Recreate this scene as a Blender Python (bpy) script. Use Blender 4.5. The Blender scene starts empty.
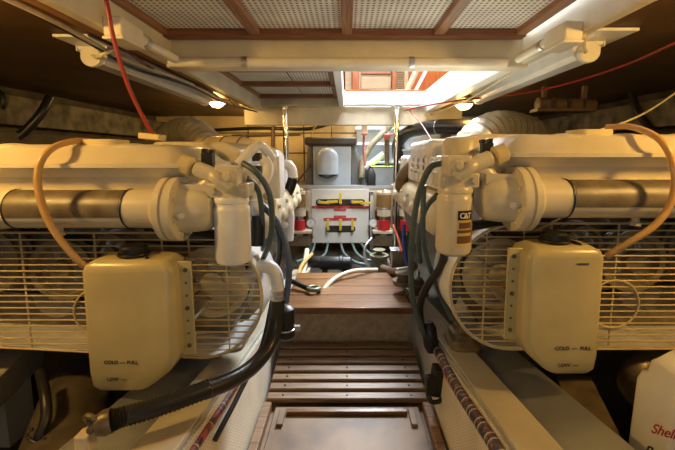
import bpy, bmesh, math, random
from mathutils import Vector, Matrix, Euler, Quaternion
random.seed(7)
S = bpy.context.scene
COL = S.collection
PI = math.pi
H = 0.93                       # eye height above the sole; geometry is authored relative to eye level
FOC, CX, CY, PITCH = 360.0, 347.0, 198.0, math.radians(6.8)
SP, CP = math.sin(PITCH), math.cos(PITCH)

# ------------------------------------------------------------------ camera, light, exposure
cam = bpy.data.cameras.new('camera'); camo = bpy.data.objects.new('camera', cam); COL.objects.link(camo)
camo.location = (0, 0, H); camo.rotation_euler = (PI/2 - PITCH, 0, 0)
cam.sensor_width = 36; cam.lens = 36*FOC/675
cam.shift_x = (337.5-CX)/675; cam.shift_y = (CY-225)/675
cam.clip_start = .02
S.camera = camo
S.view_settings.view_transform = 'Standard'; S.view_settings.look = 'None'
S.view_settings.gamma = 1; S.view_settings.use_curve_mapping = False
S.view_settings.exposure = 0.35

w = bpy.data.worlds.new('world'); S.world = w; w.use_nodes = True
bg = w.node_tree.nodes['Background']; bg.inputs[0].default_value = (.86, .93, 1, 1); bg.inputs[1].default_value = .12

def area(name, loc, rot, size, power, color, sy=None):
    l = bpy.data.lights.new(name, 'AREA'); l.energy = power; l.color = color; l.size = size
    if sy: l.shape = 'RECTANGLE'; l.size_y = sy
    o = bpy.data.objects.new(name, l); o.location = (loc[0], loc[1], loc[2]+H); o.rotation_euler = rot; COL.objects.link(o); return o
def point(name, loc, power, color, r=.04):
    l = bpy.data.lights.new(name, 'POINT'); l.energy = power; l.color = color; l.shadow_soft_size = r
    o = bpy.data.objects.new(name, l); o.location = (loc[0], loc[1], loc[2]+H); COL.objects.link(o); return o
WARM = (1, .58, .15)
# daylight falling from the cabin through the two hatches
area('daylight_main_hatch', (.60, 3.5, 1.7), Vector((.9, 2.35, 1.75)).to_track_quat('Z', 'Y').to_euler(), .9, 150, (.88, .94, 1))
area('daylight_rear_hatch', (.45, 4.0, 2.3), (0, 0, 0), 1.0, 85, (.86, .94, 1))
area('daylight_main_hatch', (.45, 1.9, 1.9), Vector((.35, -1.0, 2.4)).to_track_quat('Z', 'Y').to_euler(), .9, 60, (.90, .95, 1))
# added unseen fill light behind the viewer, tilted up to lift ceiling and fronts
area('added_front_fill', (0, -.75, -.25), (math.radians(125), 0, 0), .8, 2.0, (1, .84, .60), .7)

# ------------------------------------------------------------------ materials
def mat(name, col, rough=.6, metal=0, var=.12, scale=14, col2=None, bump=0, bscale=60, spec=.5, trans=0, emit=None, es=0):
    m = bpy.data.materials.new(name); m.use_nodes = True
    nt = m.node_tree; n = nt.nodes; b = n['Principled BSDF']
    b.inputs['Roughness'].default_value = rough; b.inputs['Metallic'].default_value = metal
    b.inputs['Specular IOR Level'].default_value = spec
    if trans: b.inputs['Transmission Weight'].default_value = trans
    tc = n.new('ShaderNodeTexCoord')
    nz = n.new('ShaderNodeTexNoise'); nz.inputs['Scale'].default_value = scale; nz.inputs['Detail'].default_value = 6
    nt.links.new(tc.outputs['Object'], nz.inputs['Vector'])
    cr = n.new('ShaderNodeValToRGB')
    c2 = col2 or tuple(max(0, c*(1-var*2)) for c in col)
    cr.color_ramp.elements[0].position = .3; cr.color_ramp.elements[1].position = .62
    cr.color_ramp.elements[0].color = (*c2, 1); cr.color_ramp.elements[1].color = (*col, 1)
    nt.links.new(nz.outputs['Fac'], cr.inputs['Fac']); nt.links.new(cr.outputs['Color'], b.inputs['Base Color'])
    if bump:
        n2 = n.new('ShaderNodeTexNoise'); n2.inputs['Scale'].default_value = bscale; n2.inputs['Detail'].default_value = 4
        nt.links.new(tc.outputs['Object'], n2.inputs['Vector'])
        bp = n.new('ShaderNodeBump'); bp.inputs['Strength'].default_value = bump; bp.inputs['Distance'].default_value = .01
        nt.links.new(n2.outputs['Fac'], bp.inputs['Height']); nt.links.new(bp.outputs['Normal'], b.inputs['Normal'])
    if emit:
        b.inputs['Emission Color'].default_value = (*emit, 1); b.inputs['Emission Strength'].default_value = es
    return m

def perf(name, col, hole, pitch, rad, axes='XY', rough=.6):
    m = bpy.data.materials.new(name); m.use_nodes = True
    nt = m.node_tree; n = nt.nodes; L = nt.links; b = n['Principled BSDF']; b.inputs['Roughness'].default_value = rough
    tc = n.new('ShaderNodeTexCoord'); sx = n.new('ShaderNodeSeparateXYZ'); L.new(tc.outputs['Object'], sx.inputs[0])
    sq = []
    for a in axes:
        d = n.new('ShaderNodeMath'); d.operation = 'DIVIDE'; d.inputs[1].default_value = pitch; L.new(sx.outputs[a], d.inputs[0])
        f = n.new('ShaderNodeMath'); f.operation = 'FRACT'; L.new(d.outputs[0], f.inputs[0])
        s = n.new('ShaderNodeMath'); s.operation = 'SUBTRACT'; s.inputs[1].default_value = .5; L.new(f.outputs[0], s.inputs[0])
        q = n.new('ShaderNodeMath'); q.operation = 'POWER'; q.inputs[1].default_value = 2; L.new(s.outputs[0], q.inputs[0]); sq.append(q)
    ad = n.new('ShaderNodeMath'); ad.operation = 'ADD'; L.new(sq[0].outputs[0], ad.inputs[0]); L.new(sq[1].outputs[0], ad.inputs[1])
    lt = n.new('ShaderNodeMath'); lt.operation = 'LESS_THAN'; lt.inputs[1].default_value = (rad/pitch)**2; L.new(ad.outputs[0], lt.inputs[0])
    nz = n.new('ShaderNodeTexNoise'); nz.inputs['Scale'].default_value = 6; L.new(tc.outputs['Object'], nz.inputs['Vector'])
    cr = n.new('ShaderNodeValToRGB'); cr.color_ramp.elements[0].color = (*[c*.82 for c in col], 1); cr.color_ramp.elements[1].color = (*col, 1)
    cr.color_ramp.elements[0].position = .35; cr.color_ramp.elements[1].position = .6
    L.new(nz.outputs['Fac'], cr.inputs['Fac'])
    mx = n.new('ShaderNodeMix'); mx.data_type = 'RGBA'; L.new(lt.outputs[0], mx.inputs[0]); L.new(cr.outputs['Color'], mx.inputs[6]); mx.inputs[7].default_value = (*hole, 1)
    L.new(mx.outputs[2], b.inputs['Base Color'])
    return m

def wood(name, c1, c2, axis='X', rough=.45, scale=3):
    m = bpy.data.materials.new(name); m.use_nodes = True
    nt = m.node_tree; n = nt.nodes; L = nt.links; b = n['Principled BSDF']; b.inputs['Roughness'].default_value = rough
    tc = n.new('ShaderNodeTexCoord'); mp = n.new('ShaderNodeMapping'); L.new(tc.outputs['Object'], mp.inputs[0])
    sc = [38, 38, 38]; sc['XYZ'.index(axis)] = 2.2; mp.inputs['Scale'].default_value = sc
    nz = n.new('ShaderNodeTexNoise'); nz.inputs['Scale'].default_value = scale; nz.inputs['Detail'].default_value = 8; nz.inputs['Distortion'].default_value = .8
    L.new(mp.outputs[0], nz.inputs['Vector'])
    cr = n.new('ShaderNodeValToRGB'); cr.color_ramp.elements[0].position = .35; cr.color_ramp.elements[1].position = .65
    cr.color_ramp.elements[0].color = (*c1, 1); cr.color_ramp.elements[1].color = (*c2, 1)
    L.new(nz.outputs['Fac'], cr.inputs['Fac']); L.new(cr.outputs['Color'], b.inputs['Base Color'])
    bp = n.new('ShaderNodeBump'); bp.inputs['Strength'].default_value = .25; bp.inputs['Distance'].default_value = .004
    L.new(nz.outputs['Fac'], bp.inputs['Height']); L.new(bp.outputs['Normal'], b.inputs['Normal'])
    return m

def loom(name, cols, scale=60):
    m = bpy.data.materials.new(name); m.use_nodes = True
    nt = m.node_tree; n = nt.nodes; L = nt.links; b = n['Principled BSDF']; b.inputs['Roughness'].default_value = .5
    tc = n.new('ShaderNodeTexCoord'); nz = n.new('ShaderNodeTexVoronoi'); nz.inputs['Scale'].default_value = scale
    L.new(tc.outputs['Object'], nz.inputs['Vector'])
    sp = n.new('ShaderNodeSeparateColor'); L.new(nz.outputs['Color'], sp.inputs[0])
    cr = n.new('ShaderNodeValToRGB'); cr.color_ramp.interpolation = 'CONSTANT'
    while len(cr.color_ramp.elements) < len(cols): cr.color_ramp.elements.new(.5)
    for i, c in enumerate(cols):
        cr.color_ramp.elements[i].position = i/len(cols); cr.color_ramp.elements[i].color = (*c, 1)
    L.new(sp.outputs[0], cr.inputs['Fac']); L.new(cr.outputs['Color'], b.inputs['Base Color'])
    return m

M = dict(
    paint=mat('cream_engine_paint', (.74, .65, .45), .30, var=.09, scale=6),
    paint_w=mat('white_engine_paint', (.82, .82, .80), .35, var=.08, scale=10),
    paint_g=mat('shaded_grubby_cream_paint', (.29, .24, .15), .5, var=.22, scale=22, bump=.15),  # cream darkened to carry the shade behind the grilles, with random grime
    yellow_p=mat('yellow_cream_paint', (.78, .62, .30), .4, var=.10),
    grille=mat('cream_wire', (.66, .52, .27), .4, var=.06),
    block=mat('engine_block_dirty', (.16, .135, .09), .55, var=.30, scale=18, bump=.3),
    dark=mat('dark_rubber', (.020, .019, .018), .33, var=.2),
    black=mat('black_plastic', (.012, .012, .013), .4, var=.2),
    greyhose=mat('grey_green_hose', (.085, .125, .12), .45, var=.15),
    bluehose=mat('slate_blue_hose', (.09, .13, .23), .45, var=.1),
    brownhose=mat('brown_hose', (.16, .10, .055), .5, var=.2),
    tan=mat('amber_tubing', (.62, .36, .12), .3, var=.08),
    red=mat('red_hose', (.36, .035, .025), .4, var=.1),
    redp=mat('red_plastic', (.55, .03, .03), .35, var=.1),
    pink=mat('faded_red_plastic', (.65, .16, .14), .5, var=.1),
    cream_cable=mat('cream_cable', (.74, .66, .46), .5, var=.1),
    white=mat('white_gloss_paint', (.84, .84, .82), .35, var=.04, scale=8),
    beam=mat('off_white_beam_paint', (.74, .68, .53), .5, var=.10, scale=5),
    beam2=mat('aged_beam_paint', (.62, .56, .42), .55, var=.14, scale=6),
    pvc=mat('cream_conduit', (.80, .75, .62), .35, var=.05),
    lampw=mat('white_lamp_housing', (.80, .79, .75), .35, var=.05),
    steel=mat('brushed_steel', (.62, .62, .62), .28, .9, var=.08),
    chrome=mat('polished_steel', (.75, .75, .75), .15, 1, var=.03),
    duct=mat('foil_duct', (.62, .57, .47), .36, .6, var=.12),
    rail=mat('painted_steel_rail', (.50, .45, .34), .4, var=.12, scale=7),
    rail_side=mat('grey_rail_side', (.42, .42, .40), .45, var=.15),
    plate=mat('light_grey_steel_plate', (.62, .65, .70), .38, .85, var=.10, scale=6),
    bottle=mat('yellowed_polyethylene', (.56, .47, .23), .30, var=.13, scale=5),
    bottle_w=mat('white_polyethylene', (.82, .80, .72), .35, var=.04),
    brownceil=mat('brown_insulation_sheet', (.135, .070, .025), .5, var=.22, scale=3, bump=.4, bscale=7),
    hull=mat('grimy_hull_paint', (.11, .085, .05), .7, var=.35, scale=7, bump=.3, bscale=20),
    hullrail=mat('grimy_cream_timber', (.22, .18, .11), .7, var=.40, scale=9),
    ply=mat('varnished_plywood', (.66, .50, .26), .5, var=.12, scale=4),
    bilge=mat('oily_bilge', (.05, .042, .03), .35, var=.35, scale=8, bump=.3, bscale=15),
    sole=mat('worn_sole_paint', (.23, .145, .072), .52, var=.32, scale=7, col2=(.10, .058, .028), bump=.05),
    riser=mat('speckled_beige_riser', (.42, .32, .20), .7, var=.16, scale=45),
    slat=wood('slat_wood', (.13, .072, .034), (.29, .17, .085), 'X'),
    plank=wood('plank_wood', (.11, .045, .016), (.25, .115, .042), 'X', .30),
    strip=wood('ceiling_strip_wood', (.16, .06, .025), (.27, .11, .05), 'X', .5),
    strip_y=wood('ceiling_strip_wood_long', (.20, .09, .04), (.38, .19, .09), 'Y', .5),
    cherry=wood('cherry_joinery', (.30, .07, .015), (.46, .13, .03), 'Z', .25),
    cherry_l=wood('pale_joinery', (.40, .26, .13), (.50, .36, .20), 'X', .4),
    tile=perf('perforated_ceiling_tile', (.90, .87, .78), (.16, .12, .08), .0215, .0056, 'XY'),
    perfw=perf('perforated_white_lining', (.74, .68, .56), (.46, .40, .29), .010, .0026, 'YZ'),
    shelf=perf('perforated_grey_shelf_edge', (.55, .56, .55), (.16, .15, .14), .016, .004, 'XZ'),
    greyfab=mat('grey_vinyl_hood', (.15, .15, .14), .55, var=.15, scale=5, bump=.5, bscale=8),
    darkfab=mat('dark_brown_padding', (.075, .062, .050), .6, var=.2, bump=.3, bscale=20),
    greyplastic=mat('translucent_grey_plastic', (.36, .40, .43), .3, var=.05),
    blueg=mat('pale_blue_box', (.66, .76, .82), .4, var=.06),
    bowl=mat('tan_filter_canister', (.30, .17, .06), .4, var=.15),
    tanfil=mat('beige_filter_head', (.72, .60, .42), .45, var=.12),
    valve_y=mat('yellow_lever_vinyl', (.85, .58, .03), .4, var=.05),
    label_r=mat('red_label', (.62, .05, .06), .45, var=.05),
    labw=mat('white_lettering', (.85, .80, .78), .5, var=.02),
    panelw=mat('white_laminate', (.84, .80, .72), .38, var=.05, scale=5),
    ink=mat('dark_ink', (.05, .035, .02), .6, var=.05),
    gaugew=mat('gauge_face', (.85, .85, .83), .3, var=.02),
    ctyel=mat('filter_yellow_label', (.70, .48, .12), .45, var=.15),
    ctbr=mat('brown_label_band', (.16, .08, .03), .5, var=.15),
    sticker=mat('worn_dark_label', (.10, .075, .045), .42, var=.40, scale=18, col2=(.20, .16, .10)),
    loomA=loom('taped_wire_loom', [(.03, .025, .02), (.13, .035, .02), (.03, .025, .03), (.03, .04, .10), (.09, .06, .04), (.26, .12, .06)], 140),
    loomB=loom('red_wire_loom', [(.22, .03, .02), (.05, .02, .02), (.35, .08, .04), (.12, .05, .04)], 70),
    tape=mat('white_cable_tie', (.46, .42, .35), .5, var=.1),
    lens=mat('lamp_lens', (1, .9, .7), .3, emit=(1, .74, .38), es=9, var=.02),
    mount=mat('engine_mount_bronze', (.20, .15, .09), .4, .3, var=.25),
    olive=mat('olive_strainer', (.20, .19, .11), .4, var=.2),
    tape_b=mat('blue_wire', (.03, .08, .35), .4), tape_o=mat('orange_red_wire', (.75, .12, .04), .4),
    greenlid=mat('lime_green_lid', (.45, .70, .12), .4),
)

# ------------------------------------------------------------------ geometry helpers
def at(px, py, Y):
    u = (CY-py)/FOC; Z = Y*(u*CP-SP)/(CP+u*SP); d = Y*CP-Z*SP
    return Vector(((px-CX)/FOC*d, Y, Z))
BASE = {}
def frame(ax):
    ax = ax.normalized(); a = Vector((0, 0, 1)) if abs(ax.z) < .9 else Vector((0, 1, 0))
    u = ax.cross(a).normalized(); return u, ax.cross(u).normalized()
def spline(pts, n=8):
    P = [Vector(p) for p in pts]
    if len(P) < 3: return [P[0].lerp(P[-1], i/n) for i in range(n+1)]
    out = []
    Q = [P[0]*2-P[1]] + P + [P[-1]*2-P[-2]]
    for i in range(1, len(Q)-2):
        a, b, c, d = Q[i-1:i+3]
        for k in range(n):
            t = k/n
            out.append(.5*((2*b)+(-a+c)*t+(2*a-5*b+4*c-d)*t*t+(-a+3*b-3*c+d)*t**3))
    out.append(P[-1]); return out
class MB:
    def __init__(s): s.bm = bmesh.new()
    def box(s, x0, x1, y0, y1, z0, z1):
        vs = [s.bm.verts.new(v) for v in ((x0,y0,z0),(x1,y0,z0),(x1,y1,z0),(x0,y1,z0),(x0,y0,z1),(x1,y0,z1),(x1,y1,z1),(x0,y1,z1))]
        for f in ((3,2,1,0),(4,5,6,7),(0,1,5,4),(1,2,6,5),(2,3,7,6),(3,0,4,7)): s.bm.faces.new([vs[i] for i in f])
        return s
    def rbox(s, c, size, rot=(0,0,0)):
        R = Euler(rot).to_matrix(); c = Vector(c); h = Vector(size)/2
        vs = [s.bm.verts.new(c+R@Vector((a*h.x, b*h.y, d*h.z))) for d in (-1,1) for a, b in ((-1,-1),(1,-1),(1,1),(-1,1))]
        for f in ((3,2,1,0),(4,5,6,7),(0,1,5,4),(1,2,6,5),(2,3,7,6),(3,0,4,7)): s.bm.faces.new([vs[i] for i in f])
        return s
    def loft(s, rings, cap=True, closed=False):
        R = [[s.bm.verts.new(p) for p in r] for r in rings]; n = len(R[0])
        pairs = list(zip(R, R[1:])) + ([(R[-1], R[0])] if closed else [])
        for a, b in pairs:
            for i in range(n):
                j = (i+1) % n; s.bm.faces.new((a[i], a[j], b[j], b[i]))
        if cap and not closed: s.bm.faces.new(R[0][::-1]); s.bm.faces.new(R[-1])
        return s
    def cyl(s, p0, p1, r, r2=None, seg=20, cap=True):
        return s.lathe(p0, Vector(p1)-Vector(p0), [(r, 0), (r if r2 is None else r2, 1)], seg, cap, rel=True)
    def lathe(s, o, ax, prof, seg=24, cap=True, rel=False):
        o = Vector(o); ax = Vector(ax); L = ax.length if rel else 1; a = ax.normalized(); u, v = frame(a)
        rings = [[o+a*h*L+(u*math.cos(2*PI*i/seg)+v*math.sin(2*PI*i/seg))*max(r, 1e-4) for i in range(seg)] for r, h in prof]
        return s.loft(rings, cap)
    def tube(s, pts, r, seg=10, n=8, rf=None, raw=False):
        P = [Vector(p) for p in pts] if raw else spline(pts, n)
        rings = []; pu = None; L = 0
        for i, p in enumerate(P):
            t = (P[min(i+1, len(P)-1)]-P[max(i-1, 0)]).normalized()
            if pu is None: u, v = frame(t)
            else:
                u = (pu-t*pu.dot(t)).normalized(); v = t.cross(u)
            pu = u
            rr = r if rf is None else r*rf(i/(len(P)-1), i)
            rings.append([p+(u*math.cos(2*PI*k/seg)+v*math.sin(2*PI*k/seg))*rr for k in range(seg)])
        return s.loft(rings)
    def prism(s, poly, axis, d0, d1):       # poly: 2D pairs in the two other axes
        def mk(a, b, d): return {'X': (d, a, b), 'Y': (a, d, b), 'Z': (a, b, d)}[axis]
        return s.loft([[mk(a, b, d0) for a, b in poly], [mk(a, b, d1) for a, b in poly]])
    def ell(s, c, r, rot=(0,0,0), us=20, vs=12):
        R = Euler(rot).to_matrix(); c = Vector(c); r = Vector(r) if not isinstance(r, (int, float)) else Vector((r, r, r))
        rings = []
        for j in range(vs+1):
            th = max(.02, min(PI-.02, PI*j/vs))
            rings.append([c+R@Vector((r.x*math.sin(th)*math.cos(2*PI*i/us), r.y*math.sin(th)*math.sin(2*PI*i/us), -r.z*math.cos(th))) for i in range(us)])
        return s.loft(rings)
    def torus(s, c, ax, R, r, seg=28, sg=8, a0=0, a1=2*PI):
        c = Vector(c); u, v = frame(Vector(ax)); full = abs(a1-a0-2*PI) < 1e-3
        N = seg; rings = []
        for i in range(N if full else N+1):
            t = a0+(a1-a0)*i/N; d = u*math.cos(t)+v*math.sin(t); a = Vector(ax).normalized()
            rings.append([c+d*(R+r*math.cos(2*PI*k/sg))+a*r*math.sin(2*PI*k/sg) for k in range(sg)])
        return s.loft(rings, closed=full)
    def rrect(s, cx, cy, hx, hy, r, z, n=4):
        out = []
        for qx, qy, a0 in ((1,1,0),(-1,1,PI/2),(-1,-1,PI),(1,-1,3*PI/2)):
            for k in range(n+1):
                a = a0+PI/2*k/n; out.append((cx+qx*(hx-r)+r*math.cos(a), cy+qy*(hy-r)+r*math.sin(a), z))
        return out
    def xform(s, f):
        for v in s.bm.verts: v.co = f(v.co)
        return s
    def build_each(s, name, m, parent, bevel=0, f=None):
        bm = s.bm; left = set(bm.verts); out = []
        while left:
            st_ = [left.pop()]; comp = []
            while st_:
                v = st_.pop(); comp.append(v)
                for e in v.link_edges:
                    w_ = e.other_vert(v)
                    if w_ in left: left.discard(w_); st_.append(w_)
            ix = {v: i for i, v in enumerate(comp)}; q = MB(); nv = [q.bm.verts.new(v.co) for v in comp]
            for fc_ in {fc_ for v in comp for fc_ in v.link_faces}: q.bm.faces.new([nv[ix[v]] for v in fc_.verts])
            if f: q.xform(f)
            out.append(q.build(name, m, parent, bevel))
        bm.free(); return out
    def build(s, name, m, parent=None, bevel=0, sharp=38, kind=None, label=None, cat=None, group=None, segs=2):
        bm = s.bm
        bmesh.ops.recalc_face_normals(bm, faces=bm.faces[:])
        for f in bm.faces: f.smooth = True
        for e in bm.edges:
            if len(e.link_faces) == 2 and e.calc_face_angle(0) > math.radians(sharp): e.smooth = False
        if parent is None:
            xs = [v.co for v in bm.verts]
            o0 = Vector(((min(v.x for v in xs)+max(v.x for v in xs))/2, (min(v.y for v in xs)+max(v.y for v in xs))/2, min(v.z for v in xs)))
        else: o0 = BASE[parent.name]
        for v in bm.verts: v.co -= o0
        me = bpy.data.meshes.new(name); bm.to_mesh(me); bm.free()
        o = bpy.data.objects.new(name, me); COL.objects.link(o); me.materials.append(M[m] if isinstance(m, str) else m)
        BASE[o.name] = o0
        if parent is None: o.location = o0+Vector((0, 0, H))
        else: o.parent = parent
        if bevel:
            b = o.modifiers.new('bevel', 'BEVEL'); b.width = bevel; b.segments = segs; b.limit_method = 'ANGLE'; b.angle_limit = math.radians(40); b.harden_normals = False
        tag(o, label, cat, group, kind); return o
def tag(o, label=None, cat=None, group=None, kind=None):
    if label: o['label'] = label
    if cat: o['category'] = cat
    if group: o['group'] = group
    if kind: o['kind'] = kind
def thing(name, base, label, cat, group=None):
    o = bpy.data.objects.new(name, None); COL.objects.link(o); o.empty_display_size = .05
    BASE[o.name] = Vector(base); o.location = Vector(base)+Vector((0, 0, H)); tag(o, label, cat, group); return o
def struct(name, mb, m, bevel=0): return mb.build(name, m, bevel=bevel, kind='structure')
def hose(name, pts, r, m, label, cat='hose', group=None, seg=10, rf=None, n=8):
    return MB().tube([at(*p) for p in pts], r, seg, n, rf).build(name, m, label=label, cat=cat, group=group)
def text(name, s, size, loc, m, parent, rot=(PI/2, 0, 0), ext=.0004, align='LEFT'):
    c = bpy.data.curves.new(name, 'FONT'); c.body = s; c.size = size; c.extrude = ext; c.align_x = align; c.offset = size*.012
    tmp = bpy.data.objects.new(name, c); COL.objects.link(tmp)
    me = bpy.data.meshes.new_from_object(tmp.evaluated_get(bpy.context.evaluated_depsgraph_get()))
    bpy.data.objects.remove(tmp); me.name = name; me.materials.clear(); me.materials.append(M[m])
    o = bpy.data.objects.new(name, me); COL.objects.link(o)
    o.location = Vector(loc)-BASE[parent.name]; o.rotation_euler = rot; o.parent = parent; return o
def copy_tree(o, parent=None):
    c = o.copy(); COL.objects.link(c)
    if parent is not None: c.parent = parent
    for ch in list(o.children): copy_tree(ch, c)
    return c

# ================================================================== STRUCTURE
struct('floor', MB().box(-.34, .34, .2, 1.62, -.96, -.93), 'sole')
struct('floor_platform', MB().box(-.29, .29, 1.60, 2.06, -.72, -.69), 'plank')
struct('floor_bilge', MB().box(-2.35, 2.35, -.6, 4.7, -1.02, -.965), 'bilge')
b = MB()
for i in range(4): b.box(-.292, .292, 1.57+.003, 1.57+.003+.0, -.7, -.69) if False else None
struct('trim_1', MB().box(-.30, .30, 1.555, 1.61, -.715, -.685), 'plank', .004)      # nosing board
struct('trim_2', MB().box(-.285, .285, 1.585, 1.60, -.93, -.712), 'riser')
# plank seams of the platform
for i, y in enumerate((1.72, 1.84, 1.95)):
    struct('trim_%d' % (3+i), MB().box(-.288, .288, y, y+.005, -.6905, -.689), 'black')
# trough sides (perforated lining) and sloping engine rails
def ztop(Y): return -.505-.155*Y
for i, s in enumerate((-1, 1)):
    b = MB(); rings = []
    for Y in (.15, 3.0):
        zt = ztop(Y)-.012
        rings.append([Vector((s*a, Y, z)) for a, z in ((.312, -.96), (.352, zt), (.372, zt), (.332, -.96))])
    b.loft(rings); struct('wall_trough_%s' % ('left', 'right')[i], b, 'perfw')
    b = MB(); rings = []
    for Y in (.15, 3.0):
        z = ztop(Y)
        rings.append([Vector((s*a, Y, zz)) for a, zz in ((.357, z), (.455, z), (.455, z-.16), (.357, z-.16))])
    b.loft(rings); struct('trim_%d' % (6+i), b, 'rail', .004)
    b = MB(); rings = []                      # grey inner web of the rail
    for Y in (.15, 3.0):
        z = ztop(Y)-.002
        rings.append([Vector((s*a, Y, zz)) for a, zz in ((.3535, z), (.3565, z), (.3565, z-.05), (.3535, z-.05))])
    b.loft(rings); struct('trim_%d' % (8+i), b, 'rail_side')
# hull sides, back wall
for i, s in enumerate((-1, 1)):
    sd = ('left', 'right')[i]
    struct('wall_'+sd, MB().loft([[Vector((s*x, y, z)) for x, z in ((2.40, .5), (2.44, .5), (2.2, -1.0), (2.15, -1.0))] for y in (-.7, 4.7)]), 'hull')
    b = MB(); b.box(min(s*2.24, s*2.38), max(s*2.24, s*2.38), -.5, 4.6, .20, .40)
    struct('trim_%d' % (10+i), b, 'hullrail', .006)
    b = MB(); b.box(min(s*2.16, s*2.36), max(s*2.16, s*2.36), -.5, 4.6, -.02, .15)
    struct('trim_%d' % (12+i), b, 'hull', .006)
    # dark brown lining of the side decks
    b = MB(); rings = []
    for k in range(25):
        y = -.7+5.4*k/24
        rings.append([Vector((s*x, y, z+.004*math.sin(k*1.7+j*1.3)*(1 if 0 < j < 6 and z < .5 else 0))) for j, (x, z) in enumerate(((.84, .475), (1.2, .48), (1.6, .485), (2.0, .485), (2.42, .475), (2.42, .52), (.84, .52)))])
    b.loft(rings); struct('ceiling_'+sd, b, 'brownceil')
struct('wall_back', MB().box(-2.45, 2.45, 4.6, 4.65, -1.0, .5), 'ply')
b = MB()
for x in (-1.95, -1.25, -.93, -.55, -.2, .9, 1.5): b.box(x, x+.012, 4.592, 4.6, -1, .5)
for z in (.02, .27): b.box(-2.4, 2.4, 4.592, 4.6, z, z+.012)
struct('trim_14', b, 'bilge')
# ceiling: perforated tiles with wooden strips, front bay and rear bay
struct('ceiling_front', MB().box(-.82, .78, -.6, 1.74, .545, .56), 'tile')
struct('ceiling_rear', MB().box(-.84, -.075, 1.80, 3.42, .545, .56), 'tile')
n = 20
for x, y0, y1 in ((-.80, -.6, 1.70), (-.40, -.6, 1.70), (0, -.6, 1.70), (.40, -.6, 1.70), (.755, -.6, 1.70), (-.80, 1.8, 3.42), (-.10, 1.8, 3.42)):
    struct('trim_%d' % n, MB().box(x-.022, x+.022, y0, y1, .518, .545), 'strip_y', .003); n += 1
for y in (1.66, 2.30, 2.78, 3.34):
    x0, x1 = ((-.82, .78) if y < 2 else (-.82, -.08))
    struct('trim_%d' % n, MB().box(x0, x1, y-.025, y+.025, .512, .546), 'strip', .003); n += 1
struct('trim_%d' % n, MB().box(-.402, -.396, 2.32, 3.32, .541, .546), 'black'); n += 1
struct('ceiling_beam', MB().box(-.83, .83, 1.71, 1.80, .40, .56), 'beam', .006)
# side girders under the decks
for s in (-1, 1):
    b = MB(); b.box(min(s*.80, s*.84), max(s*.80, s*.84), -.6, 3.5, .415, .62)
    struct('ceiling_girder_%s' % ('left' if s < 0 else 'right'), b, 'beam', .004)
    b = MB(); b.box(min(s*.84, s*.92), max(s*.84, s*.92), *((-.6, 3.5) if s < 0 else (2.82, 3.5)), .435, .475)
    struct('ceiling_cleat_%s' % ('left' if s < 0 else 'right'), b, 'strip_y', .004)
struct('ceiling_cross_beam', MB().box(-1.0, -.02, 3.42, 3.52, .455, .60), 'beam2', .005)
struct('ceiling_header', MB().box(-.98, 1.1, 3.50, 3.58, .285, .46), 'beam2', .005)
# side-deck boards above rear space
struct('ceiling_back', MB().box(-.84, .02, 3.58, 4.6, .47, .50), 'brownceil')
struct('ceiling_back_right', MB().box(.98, 2.4, 3.58, 4.6, .49, .52), 'brownceil')
# hatch coaming (white)
cb = MB(); cb.box(-.05, .80, 3.42, 3.49, .465, .585); struct('trim_hatch_back', cb, 'white', .004)
struct('trim_hatch_left', MB().box(-.075, -.03, 1.80, 3.42, .44, .60), 'white', .004)
struct('trim_hatch_right', MB().box(.735, .799, 1.80, 3.49, .402, .60), 'white', .004)
b = MB(); b.box(-.04, .78, 3.425, 3.485, .587, .60); struct('trim_hatch_capping', b, 'cherry', .003)

# ------------------------------------------------------------------ cabin seen through the hatch
struct('wall_cabin_back', MB().box(-1.2, 2.4, 4.72, 4.78, .5, 2.2), 'cherry')
struct('wall_cabin_right', MB().box(1.62, 1.68, 1.6, 4.72, .62, 2.2), 'cherry')
struct('floor_cabin', MB().box(-2.4, -.9, -.6, 4.7, .57, .60), 'plank')
struct('floor_cabin_side', MB().box(.80, 2.4, -.6, 4.7, .605, .625), 'plank')
cab = thing('cabin_cabinet', at(380, 92, 4.3), 'glossy orange cherry cabinet with pale lower panel seen up through the bright hatch', 'cabinet')
p = lambda x, y, Y=4.3: at(x, y, Y)
def slab(px0, px1, py0, py1, Y, th):
    a = at(px0, py1, Y); c = at(px1, py0, Y); return MB().box(a.x, c.x, Y, Y+th, a.z, c.z)
slab(345, 392, 40, 98, 4.35, .38).build('body', 'cherry_l', cab, .004)
slab(361, 391, 50, 74, 4.32, .03).build('drawer_front', 'cherry', cab, .006)
slab(366, 386, 54, 70, 4.31, .012).build('drawer_moulding', 'cherry', cab, .004)
slab(352, 359, 40, 96, 4.30, .05).build('post', 'cherry', cab, .006)
slab(361, 391, 77, 89, 4.33, .02).build('lower_panel', 'cherry_l', cab, .004)
lou = thing('louvred_door', at(400, 92, 4.25), 'cherry louvred joinery door beside the cabinet above the hatch', 'door')
slab(392, 397, 40, 96, 4.25, .05).build('stile', 'cherry', lou, .004); slab(404, 409, 40, 96, 4.25, .05).build('stile', 'cherry_l', lou, .004)
b = MB()
a0 = at(397, 96, 4.27); a1 = at(404, 40, 4.27)
zz = a0.z
while zz < a1.z: b.rbox(((a0.x+a1.x)/2, 4.28, zz), (a1.x-a0.x, .03, .006), (.6, 0, 0)); zz += .02
b.build_each('slat', 'cherry_l', lou)
slab(392, 409, 40, 96, 4.30, .43).build('backing', 'cherry_l', lou)
hr = thing('handrail', at(420, 92, 3.9), 'pale wooden rail leaning diagonally in the cabin over the hatch', 'handrail')
MB().tube([at(405, 96, 3.9), at(425, 52, 3.9)], .03, 8).build('rail', 'cherry_l', hr)
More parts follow.
